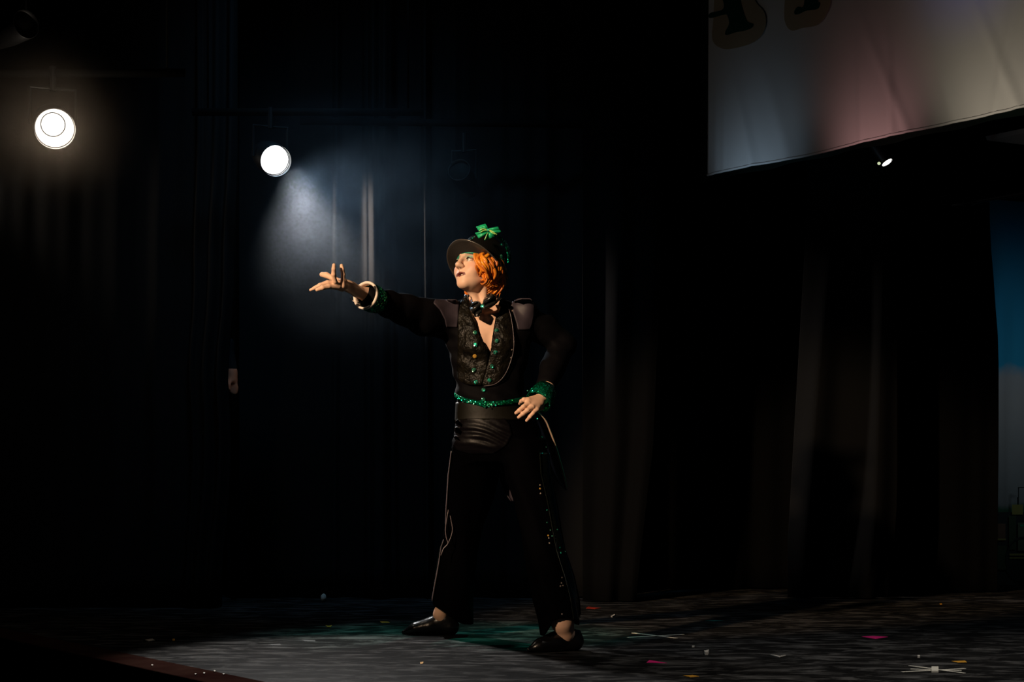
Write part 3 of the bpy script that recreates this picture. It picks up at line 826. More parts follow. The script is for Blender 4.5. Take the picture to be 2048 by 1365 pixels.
jf.loft(torso, .02, wob=wr_t, zlo=P(0, 806, TD).z)
jf.ell(P(955, 690, 6.975), (.052, .042, .05), None, .03); jf.ell(P(1005, 690, 6.975), (.052, .042, .05), None, .03)
jf.chain([P(893, 640, 7.05), P(850, 634, 6.97), P(810, 620, 6.89), P(775, 608, 6.81), P(745, 598, 6.74)], [.084, .073, .060, .050, .044], .03)
jf.ell(P(889, 622, 7.04), (.045, .055, .042), None, .012)
jf.ell(P(1050, 620, 7.04), (.050, .055, .047), None, .012)
jf.chain([P(1044, 640, 7.06), P(1090, 660, 7.10), P(1126, 690, 7.12), P(1106, 735, 7.04), P(1093, 768, 6.97)], [.070, .060, .054, .050, .042], .022)
jf.add(lambda X, Y, Z: .003 * np.sin(X * 60 + Z * 50 + 2 * np.sin(Z * 25)) * np.sin(Z * 35 - X * 22 + Y * 15))
# open neck and V
vx = [(590, 925, 1006), (604, 928, 1003), (612, 938, 1000), (636, 949, 991), (659, 957, 987), (683, 966, 983.5), (701, 978, 981), (712, 979.9, 980)]


def vcut(X, Y, Z):
    px = CX + X / Y * FPX; py = HY - (Z - HC) / Y * FPX
    l = np.interp(py, [q[0] for q in vx], [q[1] for q in vx]); r = np.interp(py, [q[0] for q in vx], [q[2] for q in vx])
    ins = np.minimum(np.minimum(px - l, r - px), np.minimum(py - 560, 706 - py)) / FPX * 7.0
    fr = np.maximum(7.02 - Y, (Z - P(0, 612, 7.05).z))           # in front of mid depth, or above the collar
    return np.minimum(ins, fr + .0)


jf.cut(lambda X, Y, Z: vcut(X, Y, Z))
jacket = build('jacket', jf, DN, M['shirt'], None, 1)
dg = bpy.context.evaluated_depsgraph_get(); dg.update()


def bvh(o):
    e = o.evaluated_get(bpy.context.evaluated_depsgraph_get()); me = e.to_mesh()
    mw = o.matrix_world; vs_ = [mw @ v.co for v in me.vertices]; b = BVHTree.FromPolygons(vs_, [tuple(p.vertices) for p in me.polygons]); e.to_mesh_clear(); return b


bpy.context.view_layer.update()
BJ = bvh(jacket); BBd = bvh(body)


def hit(b, px, py, default=6.95):
    r = Vector(((px - CX) / FPX, 1, (HY - py) / FPX)).normalized(); q = b.ray_cast(Vector((0, 0, HC)), r)
    if q[0] is None: return P(px, py, default), Vector((0, -1, 0))
    n = q[1]; n = -n if n.dot(r) > 0 else n
    return q[0], n


def row_interp(rows, n):
    py = np.linspace(rows[0][0], rows[-1][0], n); a = [r[0] for r in rows]
    return [(y, np.interp(y, a, [r[1] for r in rows]), np.interp(y, a, [r[2] for r in rows])) for y in py]


def patch(name, rows, surf, off, thick, parent, m, nr=40, nc=12, bulge=0):
    v = []; f = []; last = None
    R = row_interp(rows, nr)
    for j, (y, l, r) in enumerate(R):
        for i in range(nc):
            u = i / (nc - 1); px = l + (r - l) * u
            if callable(surf): p = P(px, y, surf(px, y, u)); n = Vector((0, -1, 0))
            else:
                p, n = hit(surf, px, y); p = P(px, y, p.y)
            p = p + Vector((0, -1, 0)) * (off + bulge * math.sin(math.pi * u))
            v.append(p)
    # soften the depth so the cloth does not follow every crease
    A = np.array([list(p) for p in v]).reshape(nr, nc, 3)
    for _ in range(2):
        B = A.copy(); B[1:-1, 1:-1, 1] = (A[:-2, 1:-1, 1] + A[2:, 1:-1, 1] + A[1:-1, :-2, 1] + A[1:-1, 2:, 1] + 2 * A[1:-1, 1:-1, 1]) / 6; A = B
    v = A.reshape(-1, 3)
    for j in range(nr - 1):
        for i in range(nc - 1): q = j * nc + i; f.append((q, q + nc, q + nc + 1, q + 1))
    return mesh(name, v, f, parent, m, True, thick, 0)


lapL = patch('lapel', [(598, 926, 932), (606, 921, 940), (630, 917, 950), (660, 916, 958), (685, 916, 967), (705, 916, 978), (735, 914, 975), (757, 915, 968), (766, 925, 964), (771, 940, 962)], BJ, .007, .004, jacket, M['satin'], 60, 16, .004)
lapR = patch('lapel', [(598, 1000, 1007), (604, 999, 1013), (630, 994, 1020), (655, 989, 1026), (690, 984, 1028), (706, 981, 1026), (725, 977, 1021), (750, 970, 1009), (765, 966, 996), (771, 965, 982)], BJ, .007, .004, jacket, M['satin'], 60, 16, .004)
# mauve satin shoulder caps
patch('shoulder_cap', [(600, 870, 912), (606, 867, 918), (620, 880, 917), (640, 890, 916), (655, 893, 914)], BJ, .003, .004, jacket, M['shoulder'], 24, 14)
patch('shoulder_cap', [(598, 1044, 1060), (603, 1025, 1066), (612, 1022, 1070), (630, 1028, 1069), (650, 1034, 1064), (660, 1036, 1060)], BJ, .003, .004, jacket, M['shoulder'], 24, 14)
for q in ((1049, 602), (1052, 603)): p, n = hit(BJ, *q); gem(p, n, .003, jacket, M['sparkle'])
# edge piping of the right lapel
pp = [hit(BJ, x, y)[0] + Vector((0, -.012, 0)) for x, y in spline([(1013, 604), (1023, 640), (1028, 690), (1021, 725), (1008, 753), (990, 769), (968, 773)], 40) for _ in (0,)]
tu, tf = tube(pp, .0018, 6); mesh('piping_shine', tu, tf, jacket, M['piping_shine'])
Bl, Br = bvh(lapL), bvh(lapR)
for (x, y, b_) in ((950.2, 666, Bl), (951.1, 689.2, Bl), (949.8, 713, Bl), (948, 740.4, Bl), (951.8, 765, Bl), (993.3, 661, Br), (993.7, 682.4, Br), (990.7, 705, Br), (984.3, 733.6, Br), (979, 761, Br), (967, 780.4, BJ), (967, 800, BJ)):
    p, n = hit(b_, x, y); gem(p + Vector((0, -.003, 0)), n + Vector((0, -1, 0)), .0092, jacket, M['amber'] if y == 713 else M['gem'], 'amber glinting gem' if y == 713 else None)
for (x, y) in ((1021.5, 716), (1008, 753.5), (1005, 758), (1024, 700)): p, n = hit(Br, x, y); gem(p, n, .0032, jacket, M['sparkle'])


# cuffs
def cuff(a, b, r0, r1, parent, slant=0):
    a = Vector(a); b = Vector(b); ax = (b - a); L = ax.length; ax.normalize(); prof = [(0, r0 - .006), (0, r0), (L * .5, (r0 + r1) / 2 + .004), (L, r1), (L + .002, r1 - .004), (L * .5, (r0 + r1) / 2 - .004)]
    v, f = lathe(prof, a, ax, 40); o = mesh('cuff', v, f, parent, M['sequin'], True); return o


c1 = cuff(P(757, 603, 6.775), P(733, 592, 6.70), .051, .056, jacket)
v, f = lathe([(-.004, .0555), (.006, .0585), (.012, .0555), (.012, .0500), (.004, .0465), (-.014, .0470)], P(733, 592, 6.70), (P(733, 592, 6.70) - P(757, 603, 6.775))); mesh('cuff_lining', v, f, c1, M['white'])
tu, tf = tube(spline([P(701, 594, 6.66), P(704, 600, 6.655), P(710, 604, 6.65), P(722, 607, 6.645)], 14), [.0022] * 14, 6); mesh('cuff_tab', tu, tf, c1, M['white'])
c2 = cuff(P(1092, 781, 6.955), P(1076, 805, 6.90), .048, .055, jacket)
for par, pts_, bb in ((c1, [(737, 572), (741, 571), (739, 574), (744, 575), (735, 575), (747, 577), (752, 583)], None), (c2, [(1075, 790), (1068, 784), (1063, 788), (1071, 782), (1090, 800), (1096, 806), (1099, 811), (1094, 812), (1088, 793), (1082, 797), (1055, 782)], None)):
    bc = bvh(par)
    for x, y in pts_:
        p, n = hit(bc, x, y, 6.86)
        gem(p, n, .0030, par, M['gem'], name='bead')

# bow tie
bt = empty('bow_tie', P(965, 612, 6.93)); bt.parent = DN; bt.matrix_parent_inverse = DN.matrix_world.inverted()
patch('bow_loop', [(604, 950, 958), (608, 944, 962), (616, 940, 964), (624, 943, 963), (631, 949, 960), (634, 953, 957)], lambda px, y, u: 6.915 + .02 * math.sin(u * 7 + y * .4), 0, .008, bt, M['satinp'], 22, 14, .016)
patch('bow_loop', [(590, 978, 986), (594, 972, 991), (601, 968, 992), (608, 966, 990), (614, 964, 982), (618, 964, 970)], lambda px, y, u: 6.905 + .02 * math.sin(u * 6 + y * .35), 0, .008, bt, M['satinp'], 22, 14, .016)
bt2 = gem(P(965.4, 613, 6.88), (0, -1, .1), .0105, bt, M['gem'])
tu, tf = tube(spline([P(940, 606, 6.99), P(950, 616, 6.94), P(965, 617, 6.92), P(985, 610, 6.94), P(1000, 596, 7.0)], 20), .006, 8); mesh('neck_band', tu, tf, bt, M['satinp'])
patch('collar', [(590, 930, 936), (598, 927, 937), (606, 928, 940), (612, 932, 944)], lambda px, y, u: 6.975 - .02 * u, 0, .004, jacket, M['satinp'], 10, 6)

# ---- trousers
tf_ = Field((-.50, 6.45, .03), (.42, 7.65, 1.06), .0045)


def wl(phi, Z): return .004 * np.sin(phi * 3 + Z * 5) * (1.1 - Z) + .0022 * np.sin(phi * 6 + Z * 17)


def wh(phi, Z):
    w = np.exp(-((Z - .87) / .05) ** 2); return .0045 * w * np.sin(Z * 190 + phi * 7 + 2 * np.sin(phi * 3)) * (phi < .6)


tf_.loft(hips, .02, wob=wh)
tf_.loft(legL, .028, wob=wl); tf_.loft(legR, .028, wob=wl)
tf_.chain([P(900, 1052, 7.22), P(893, 1075, 7.24)], [.022, .016], .01)


def hem(X, Y, Z):
    px = CX + X / Y * FPX; py = HY - (Z - HC) / Y * FPX
    l = np.interp(px, [864, 870, 885, 900, 920, 935, 950], [1208, 1214, 1222, 1233, 1244, 1249, 1245])
    r = np.interp(px, [1080, 1088, 1098, 1106, 1120, 1140, 1150, 1162], [1268, 1271, 1256, 1243, 1238, 1238, 1246, 1250])
    back = (Y > np.where(px < 1000, 7.41, 6.70)) * 3.0
    lim = np.where(px < 1000, l, r) + back; return (py - lim) / FPX * 7


tf_.cut(hem)
tf_.loft([(q[0], q[1], q[2], q[3], q[4]) for q in legL], .0, 's', -.016, 0, P(0, 1200, 7.4).z)
tf_.loft([(q[0], q[1], q[2], q[3], q[4]) for q in legR], .0, 's', -.016, 0, P(0, 1215, 6.7).z)
trousers = build('trousers', tf_, DN, M['trouser'], None, 1)


def strip_on(secs, p0, p1, off, name, parent, m, py0, py1, D, wobf=None, n=70, nc=8):
    secs = sorted(secs, key=lambda q: q[2]); zz = [q[2] for q in secs]; z1 = P(0, py0, D).z; z0 = P(0, py1, D).z; v = []; f = []
    for j in range(n):
        z = z0 + (z1 - z0) * j / (n - 1); cx, cy, a, b = (np.interp(z, zz, [q[i] for q in secs]) for i in (0, 1, 3, 4))
        for i in range(nc):
            phi = math.radians(p0 + (p1 - p0) * i / (nc - 1)); w = float(wobf(phi, z)) if wobf else 0
            v.append((cx + (a + w + off) * math.sin(phi), cy - (b + w + off) * math.cos(phi), z))
    for j in range(n - 1):
        for i in range(nc - 1): q = j * nc + i; f.append((q, q + 1, q + nc + 1, q + nc))
    return mesh(name, v, f, parent, m, True, .003, 0)


sR = strip_on(legR, 38, 95, .005, 'side_stripe', trousers, M['gloss'], 905, 1232, 6.83, wl)
sL = strip_on(legL, -118, -70, .005, 'side_stripe', trousers, M['gloss'], 905, 1205, 7.3, wl)
for ph_, par, secs, D, a0, a1 in ((38, sR, legR, 6.83, 905, 1232), (95, sR, legR, 6.83, 905, 1225), (-72, sL, legL, 7.3, 905, 1205)):
    strip_on(secs, ph_ - 2, ph_ + 2, .008, 'piping_shine', par, M['piping_shine'] if ph_ < 0 else M['gloss'], a0, a1, D, wl, 60, 3)  # left leg's shiny rim painted as a pale strip
bs = bvh(sR); bt_ = bvh(trousers)
for x, y, k in ((1080, 971, 's'), (1080, 978, 'a'), (1081, 987.5, 's'), (1094, 1021, 'g'), (1094, 1046, 'g'), (1101, 1061, 'g'), (1096.5, 1072, 'a'), (1097.6, 1077, 's'), (1098.6, 1087, 's'), (1104.4, 1073, 'g'), (1115, 1060, 'g'),
                (1120, 1096, 'g'), (1121.6, 1106, 'g'), (1130.5, 1104, 'g'), (1124, 1156, 's'), (1123, 1167, 's'), (1126, 1172, 's'), (1121, 1173, 's'), (1075, 838, 'g'), (1084, 875, 'g'), (1092, 895, 'g'), (1124, 1229, 's')):
    p, n = hit(bs, x, y, None) if bs.ray_cast(Vector((0, 0, HC)), Vector(((x - CX) / FPX, 1, (HY - y) / FPX)).normalized())[0] else hit(bt_, x, y)
    gem(p, n + Vector((0, -.5, 0)), .0042 if k == 'a' else .0034, trousers, M[{'s': 'sparkle', 'a': 'amber', 'g': 'gem'}[k]])
for lp in ([(899, 1012), (901, 1035), (905, 1058), (902, 1074), (896, 1088)], [(897, 1020), (893, 1042), (891, 1062), (893, 1078), (896, 1088), (887, 1098), (882, 1112)]):
    tu, tf = tube([P(x, y, 7.185) for x, y in spline(lp, 16)], .0022, 6); mesh('piping_shine', tu, tf, sL, M['piping_shine'])  # glossy outline of the knee loop painted as pale tubes
# high waistband
strip_on(hips + torso[-2:], -180, 180, .003, 'waistband', trousers, M['band'], 806, 842, TD, None, 12, 64)


bpy.context.view_layer.update()
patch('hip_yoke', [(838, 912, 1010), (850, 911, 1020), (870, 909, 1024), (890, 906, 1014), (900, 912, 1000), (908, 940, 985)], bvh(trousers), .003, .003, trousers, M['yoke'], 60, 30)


# belt
def belt():
    zz = sorted(hips, key=lambda q: q[2]); z_ = [q[2] for q in zz]; v = []; f = []; n = 96
    for i in range(n):
        phi = 2 * math.pi * i / n - math.pi; s = math.sin(phi)
        px = 980 + 68 * s
        if abs(phi) < math.pi / 2: py = np.interp(px, [910, 918, 930, 950, 968, 990, 1010, 1035, 1056], [789, 796, 802, 807, 811, 810, 808, 803, 795])
        else: py = np.interp(s, [-1, 0, 1], [789, 784, 795])
        w = 4.5 + 2.5 * G(px, 968, 7) * (abs(phi) < 1.57)
        for dy in (-w, w):
            z = P(0, py + dy, TD).z; cx, cy, a, b = (np.interp(z, z_, [q[k] for q in zz]) for k in (0, 1, 3, 4))
            v.append((cx + (a + .009) * s, cy - (b + .012) * math.cos(phi), z))
    for i in range(n): j = (i + 1) % n; f.append((2 * i, 2 * j, 2 * j + 1, 2 * i + 1))
    o = mesh('belt', v, f, DN, M['sequin'], True, .004, 0); return o


bo = belt(); bpy.context.view_layer.update(); bb = bvh(bo)
for x, y in ((943, 806), (948, 808), (938, 804), (975, 811), (980, 808), (984, 812), (988, 808), (991, 811), (978, 814), (994, 806), (1003, 806), (986, 805), (970, 815)):
    p, n = hit(bb, x, y, 6.93); gem(p, n, .0034, bo, M['gem'], name='bead')

# coat tails
patch('coat_tail', [(812, 1056, 1066), (825, 1058, 1078), (840, 1066, 1090), (860, 1074, 1099), (890, 1082, 1110), (920, 1090, 1119), (945, 1100, 1126), (965, 1114, 1131), (976, 1126, 1133), (981, 1131, 1134)],
      lambda px, y, u: 7.12 + .10 * (1 - u) + .015 * math.sin(u * 9), 0, .004, jacket, M['shoulder'], 40, 14)
patch('coat_tail', [(812, 975, 1030), (880, 985, 1035), (930, 992, 1035), (955, 998, 1034), (975, 1004, 1033), (990, 1013, 1032), (1003, 1022, 1030)],
      lambda px, y, u: 7.20 + .015 * math.sin(u * 8), 0, .004, jacket, M['shoulder'], 40, 14)

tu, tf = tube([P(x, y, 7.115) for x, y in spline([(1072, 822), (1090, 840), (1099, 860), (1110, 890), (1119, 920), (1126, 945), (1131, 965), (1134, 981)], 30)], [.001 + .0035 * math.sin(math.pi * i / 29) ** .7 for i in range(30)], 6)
mesh('tail_lit_edge', tu, tf, jacket, M['tail_shine'])  # light on the tail's edge painted as a pale tube
# ---- shoes
def shoe(ank, toe, r, hgt, lo, hi, top):
    s = Field(lo, hi, .003)
    a = Vector(ank); t = Vector(toe); d = (t - a); d.z = 0; L = d.length; d.normalize(); w = Vector((-d.y, d.x, 0))
    q = lambda f_, z, s_=0: Vector((a.x, a.y, 0)) + d * (L * f_) + w * s_ + Vector((0, 0, z))
    s.cone(q(-.14, .040), q(-.12, hgt * .7), .034, .030, .01)
    s.cone(q(-.12, .038), q(.35, .034), .036, .033, .02)
    s.cone(q(.0, hgt * .80), q(.55, .038), .036, .026, .02)
    s.cone(q(.35, .034), q(.72, .026), .034, .028, .02)
    s.cone(q(.72, .024), q(1.0, .012), .027, .010, .02)
    s.cut(lambda X, Y, Z: (.002 - Z) + 0 * X + 0 * Y)
    s.cut(top)
    return build('shoe', s, DN, M['leather'], None, 1)


def topL(X, Y, Z):
    px = CX + X / Y * FPX; py = HY - (Z - HC) / Y * FPX
    return (np.interp(px, [800, 862, 880, 895, 910], [1150, 1229, 1232, 1231, 1238]) - py) / FPX * 7.4


def topR(X, Y, Z):
    px = CX + X / Y * FPX; py = HY - (Z - HC) / Y * FPX
    return (np.interp(px, [1040, 1100, 1112, 1135, 1150, 1165], [1200, 1261, 1264, 1263, 1259, 1262]) - py) / FPX * 6.7


aL = P(890, 1250, 7.44); tL = P(808, 1266, 7.47)
shoe((aL.x, 7.44, 0), (tL.x, 7.45, 0), .04, .092, (-.56, 7.3, -.01), (-.18, 7.6, .14), topL)
aR = P(1138, 1280, 6.72); tR = P(1058, 1303, 6.66)
shoe((aR.x, 6.73, 0), (tR.x, 6.66, 0), .04, .092, (.0, 6.5, -.01), (.34, 6.9, .14), topR)

# ---- hat
hroll = math.radians(-5); hp = math.radians(15)
Fq = (Fh * math.cos(hp) + Uh * math.sin(hp)).normalized(); Uq = (Uh * math.cos(hp) - Fh * math.sin(hp)).normalized()
Lq = (Lh * math.cos(hroll) - Uq * math.sin(hroll)).normalized(); Uq = (Uq * math.cos(hroll) + Lh * math.sin(hroll)).normalized(); Fq = (Fq - Uq * Fq.dot(Uq) - Lq * Fq.dot(Lq)).normalized()
HO = H(.004, -.014, .001)
hat = empty('hat', HO); hat.parent = DN; hat.matrix_parent_inverse = DN.matrix_world.inverted()


def hq(a, b, c): return HO + Lq * a + Fq * b + Uq * c


def hat_brim():
    v = []; f = []; n = 96; m_ = 9
    for i in range(n):
        t = 2 * math.pi * i / n; ca, sa = math.cos(t), math.sin(t)          # t=0: forward
        for j in range(m_):
            u = j / (m_ - 1); w = .038 + .020 * max(0, ca) ** 1.2
            r_in_a, r_in_b = .079, .096
            rr = w * u; drop = -.022 * u * u * abs(sa) ** 1.5 + .034 * u ** 1.3 * max(0, ca) + .004 * math.sin(math.pi * u)
            v.append(hq((r_in_a + rr) * sa, (r_in_b + rr) * ca, drop))
    for i in range(n):
        for j in range(m_ - 1): k = (i + 1) % n; f.append((i * m_ + j, k * m_ + j, k * m_ + j + 1, i * m_ + j + 1))
    o = mesh('brim', v, f, hat, M['brim'], True, .004, 0)
    tu, tf = tube([v[i * m_ + m_ - 1] for i in range(n)], .0034, 6, True); mesh('brim_edge', tu, tf, o, M['brimedge'])
    tu, tf = tube([Vector(v[i * m_ + 1]) - Uq * .004 for i in range(n)], .0030, 6, True); mesh('lining', tu, tf, o, M['lining'])


hat_brim()


def ring(prof, name, m, cap=False):
    v = []; f = []; n = 64
    for c, k, sh in prof:
        for i in range(n): t = 2 * math.pi * i / n; v.append(hq(.0805 * k * math.sin(t), .098 * k * math.cos(t) + sh, c))
    for j in range(len(prof) - 1):
        for i in range(n): q = (i + 1) % n; f.append((j * n + i, j * n + q, j * n + n + q, j * n + n + i))
    if cap: f.append(tuple(range((len(prof) - 1) * n, len(prof) * n)))
    return mesh(name, v, f, hat, m, True)


crown = ring([(-.004, 1.03, 0), (.02, 1.05, -.004), (.05, 1.05, -.010), (.090, 1.03, -.015), (.111, .97, -.017), (.121, .86, -.017), (.126, .6, -.016), (.128, .2, -.016)], 'crown', M['hatfelt'], True)
ring([(.001, 1.04, 0), (.001, 1.06, 0), (.018, 1.07, -.003), (.018, 1.04, -.003)], 'hat_band', M['sequin'])
bpy.context.view_layer.update(); bc = bvh(crown)
for x, y in ((1003.5, 490), (1016.5, 509), (1018, 515), (1018.5, 526), (947, 467), (943, 471), (938, 475.5)):
    r_ = Vector(((x - CX) / FPX, 1, (HY - y) / FPX)).normalized(); q = bc.ray_cast(Vector((0, 0, HC)), r_)
    if q[0] is None: q = bc.find_nearest(P(x, y, 6.98))
    n = q[1] if q[1].dot(r_) < 0 else -q[1]; gem(q[0], n, .0075 if x > 1000 else .0045, hat, M['gem'])
# sequinned ribbon arching over the back of the crown
pts_ = [hq(.086 * math.cos(t) * 1.0 - .004, -.045 - .02 * math.sin(t), .006 + .114 * math.sin(t) ** .8) for t in np.linspace(0.02, math.pi - .02, 30)]
v = []; f = []
for i, p in enumerate(pts_): v += [p + Fq * .009, p - Fq * .009]
for i in range(29): f.append((2 * i, 2 * i + 1, 2 * i + 3, 2 * i + 2))
mesh('sequin_ribbon', v, f, hat, M['sequin'], True, .004, 0)
tails = spline([P(996, 474, 6.97), P(1008, 484, 6.99), P(1014.5, 497, 7.0), (P(1018, 512, 7.01)), P(1018, 528, 7.02)], 20)
v = []; f = []
for i, p in enumerate(tails): v += [p + Vector((.007, .01, .003)), p + Vector((-.005, -.014, -.003))]
for i in range(19): f.append((2 * i, 2 * i + 1, 2 * i + 3, 2 * i + 2))
mesh('sequin_ribbon', v, f, hat, M['sequin'], True, .003, 0)
# bow on the hat
bw = P(976, 460.5, 6.86)
bw0 = bc.ray_cast(Vector((0, 0, HC)), Vector(((976 - CX) / FPX, 1, (HY - 466) / FPX)).normalized())[0]
bD = (bw0.y - .02) if bw0 else 6.88


def bow_piece(pts, seed, nm='ribbon_loop'):
    # quad patch bent like ribbon: knot end first
    a, b, c, d = [np.array(q, float) for q in pts]; v = []; f = []; n = 10
    for j in range(n):
        for i in range(n):
            u = i / (n - 1); w = j / (n - 1); q = (a * (1 - u) + b * u) * (1 - w) + (d * (1 - u) + c * u) * w
            dep = bD - .014 * math.sin(math.pi * u) * (1 - .3 * w) + .003 * math.sin(w * 9 + seed)
            v.append(P(q[0], q[1], dep))
    for j in range(n - 1):
        for i in range(n - 1): k = j * n + i; f.append((k, k + 1, k + n + 1, k + n))
    return mesh(nm, v, f, bow, M['bow'], True, .004, 0)


bow = mesh('bow', *gem_mesh(P(976, 460.5, bD - .016), (0, -1, 0), .0075), hat, M['gem'], False)
bow_piece([(975, 457), (952.5, 454), (958.5, 463.5), (975, 463)], 0); bow_piece([(977, 458), (971, 448), (952.5, 454), (975, 462)], 1)
bow_piece([(977, 457.5), (996.5, 454), (1003, 464), (978, 463)], 2); bow_piece([(978, 461), (1003, 464), (992, 471), (977, 464)], 3)
bow_piece([(974, 461), (950.5, 466), (958, 477.6), (976, 465)], 4, 'ribbon_tail'); bow_piece([(976, 463), (969, 481), (990.6, 474), (980, 463)], 5, 'ribbon_tail')
for a, b, c in (((958, 462), (966, 458), (974, 460)), ((961, 465), (968, 461), (974, 461)), ((979, 460), (986, 464), (994, 470)), ((979, 462), (985, 466), (990, 469)), ((969, 480), (972, 474), (975, 466))):
    tu, tf = tube(spline([P(*a, bD - .019), P(*b, bD - .021), P(*c, bD - .018)], 10), .0016, 6); mesh('ribbon_edge', tu, tf, bow, M['lime'])


# ---- hair
def make_hair():
    parts = []; tints = []
    def lock(pts, r0, shade):
        pts = spline(pts, 16); rr = [r0 * (math.sin(math.pi * min(1, .25 + .75 * i / 15.0)) ** .6 + .08) for i in range(16)]
        v, f = tube(pts, rr, 6); parts.append((v, f)); tints.extend([shade] * len(v))
    for i in range(230):
        al = math.radians(random.uniform(58, 232)); lay = random.random()
        if al < math.radians(75) and random.random() < .2: continue
        top = .012 + .02 * random.random(); end = -.055 - .045 * random.random() - (.02 if al > math.radians(120) else 0)
        left = al < math.pi; front = max(0, 1 - abs(al - math.radians(60)) / math.radians(45)) if left else max(0, 1 - abs(al - math.radians(300)) / math.radians(40))
        sgn = -1 if left else 1
        if front > 0: end = max(end, -.055 - .03 * random.random()) if left else end
        ra, rb = .077 + .024 * lay, .094 + .022 * lay; pts = []; w = random.uniform(0, 6.28)
        for k in range(7):
            u = k / 6; c = top + (end - top) * u; bul = .020 * math.sin(math.pi * min(1, u * 1.05)) + .006 * math.sin(u * 8 + w)
            da = sgn * front * (.10 * math.sin(u * math.pi * 1.1)) + .10 * math.sin(u * 6.5 + w); inw = -.022 * max(0, u - .75) * 4 * (lay < .7)
            aa = al + da; pts.append(H((ra + bul + inw) * math.sin(aa), (rb + bul + inw) * math.cos(aa), c))
        t = random.random(); lock(pts, .0058 + .003 * random.random(), (.80 * (.6 + .5 * t), (.20 + .10 * t) * (.6 + .5 * t), .018))
    # wavy front locks sweeping from the temple over the cheek
    for i in range(26):
        u = i / 25; j = random.uniform(-1.2, 1.2); D = 6.90 + .03 * u
        p0 = P(948 + 26 * u + j, 507 + 4 * u, D); p1 = P(949 + 27 * u + j, 519 + 3 * u, D - .008); p2 = P(957 + 28 * u + j, 533 - 1 * u + j, D - .012)
        p3 = P(967 + 26 * u, 541 - 4 * u + 2 * j, D - .01); p4 = P(975 + 26 * u + j, 540 - 2 * u + 5 * math.sin(i * 1.7), D - .002)
        t = random.random(); lock([p0, p1, p2, p3, p4], .0042, (.86 * (.7 + .4 * t), .27 * (.7 + .4 * t), .02))
    for i in range(40):                                             # flicked ends
        x = random.uniform(968, 1008); y = random.uniform(533, 556); D = 6.92 + .002 * (x - 968); s = random.choice((-1, 1)); t = random.random()
        lock([P(x, y, D), P(x + 4 * s, y + 6, D - .01), P(x + 2 * s, y + 13, D - .008), P(x - 5 * s, y + 18, D), P(x - 9 * s, y + 15 + 4 * t, D + .004)], .0040, (.84 * (.6 + .5 * t), .24 * (.6 + .5 * t), .02))
    for i in range(8):
        j = random.uniform(-2, 2); lock([P(936 + j, 566, 7.06), P(933 + j, 578, 7.05), P(932 + j, 585, 7.04), P(934 + j * 1.5, 592 + j, 7.03)], .004, (.6, .16, .02))
    v, f = join(parts); o = mesh('hair', v, f, DN, M['hair'])
    a = o.data.color_attributes.new('Tint', 'FLOAT_COLOR', 'POINT'); a.data.foreach_set('color', np.array([(*t, 1) for t in tints], np.float32).ravel())


make_hair()

# ------------------------------------------------------------------ person half hidden behind the far-left curtain
DP = 9.45
HP = empty('person', (P(420, 0, DP).x, DP, 0)); tag(HP, 'person almost hidden behind the far left curtain, one hand showing at its edge', 'person')
q = lambda px, py, D=DP: P(px, py, D)
pf = Field(tuple(Vector((-2.15, 9.22, 0))), tuple(Vector((-1.40, 9.80, 1.78))), .007)
bx = P(380, 0, DP).x
pf.ell((bx, DP, 1.60), (.075, .09, .11)); pf.cone((bx, DP + .01, 1.5), (bx, DP + .01, 1.36), .055, .06, .03)
pf.ell((bx, DP, 1.24), (.17, .10, .20), None, .05); pf.ell((bx, DP, .98), (.15, .10, .16), None, .06)
for s in (-1, 1):
    pf.chain([(bx + s * .085, DP, .9), (bx + s * .09, DP - .01, .48), (bx + s * .09, DP, .07)], [.085, .058, .038], .03)
    pf.cone((bx + s * .09, DP, .04), (bx + s * .09, DP - .15, .03), .035, .028, .02)
pf.chain([(bx - .17, DP, 1.38), (bx - .20, DP, 1.1), (bx - .19, DP - .03, .84)], [.05, .04, .03], .03)
pf.chain([(bx + .14, DP, 1.42), tuple(q(449, 690)), tuple(q(463, 744)), tuple(q(465, 760))], [.05, .040, .026, .029], .03)
for i in range(4): pf.chain([tuple(q(458 + 4 * i, 764)), tuple(q(459 + 4.6 * i, 776)), tuple(q(461 + 4 * i, 788 - abs(i - 2) * 2))], [.013, .011, .008], .006)
pf.chain([tuple(q(460, 758, DP - .02)), tuple(q(457, 770, DP - .04)), tuple(q(459, 780, DP - .04))], [.013, .011, .008], .008)
build('body', pf, HP, M['skin'], lambda V: np.tile(np.array([.62, .33, .22]), (len(V), 1)), 1)
sf = Field((-2.2, 9.2, .88), (-1.40, 9.8, 1.52), .008)
sf.ell((bx, DP, 1.24), (.185, .115, .21), None, .05); sf.ell((bx, DP, 1.02), (.165, .115, .13), None, .06)
sf.chain([(bx + .14, DP, 1.42), tuple(q(449, 690)), tuple(q(462, 736))], [.062, .048, .034], .03)
sf.chain([(bx - .17, DP, 1.38), (bx - .20, DP, 1.1), (bx - .19, DP - .03, .95)], [.06, .05, .042], .03)
build('shirt', sf, HP, M['cuffshirt'], None, 1)
tq = Field((-2.2, 9.2, .06), (-1.40, 9.8, 1.1), .009)
tq.ell((bx, DP, .96), (.17, .12, .12), None, .05)
for s in (-1, 1): tq.chain([(bx + s * .085, DP, .9), (bx + s * .09, DP - .01, .48), (bx + s * .09, DP, .12)], [.10, .075, .06], .03)
build('trousers', tq, HP, M['trouser'], None, 1)


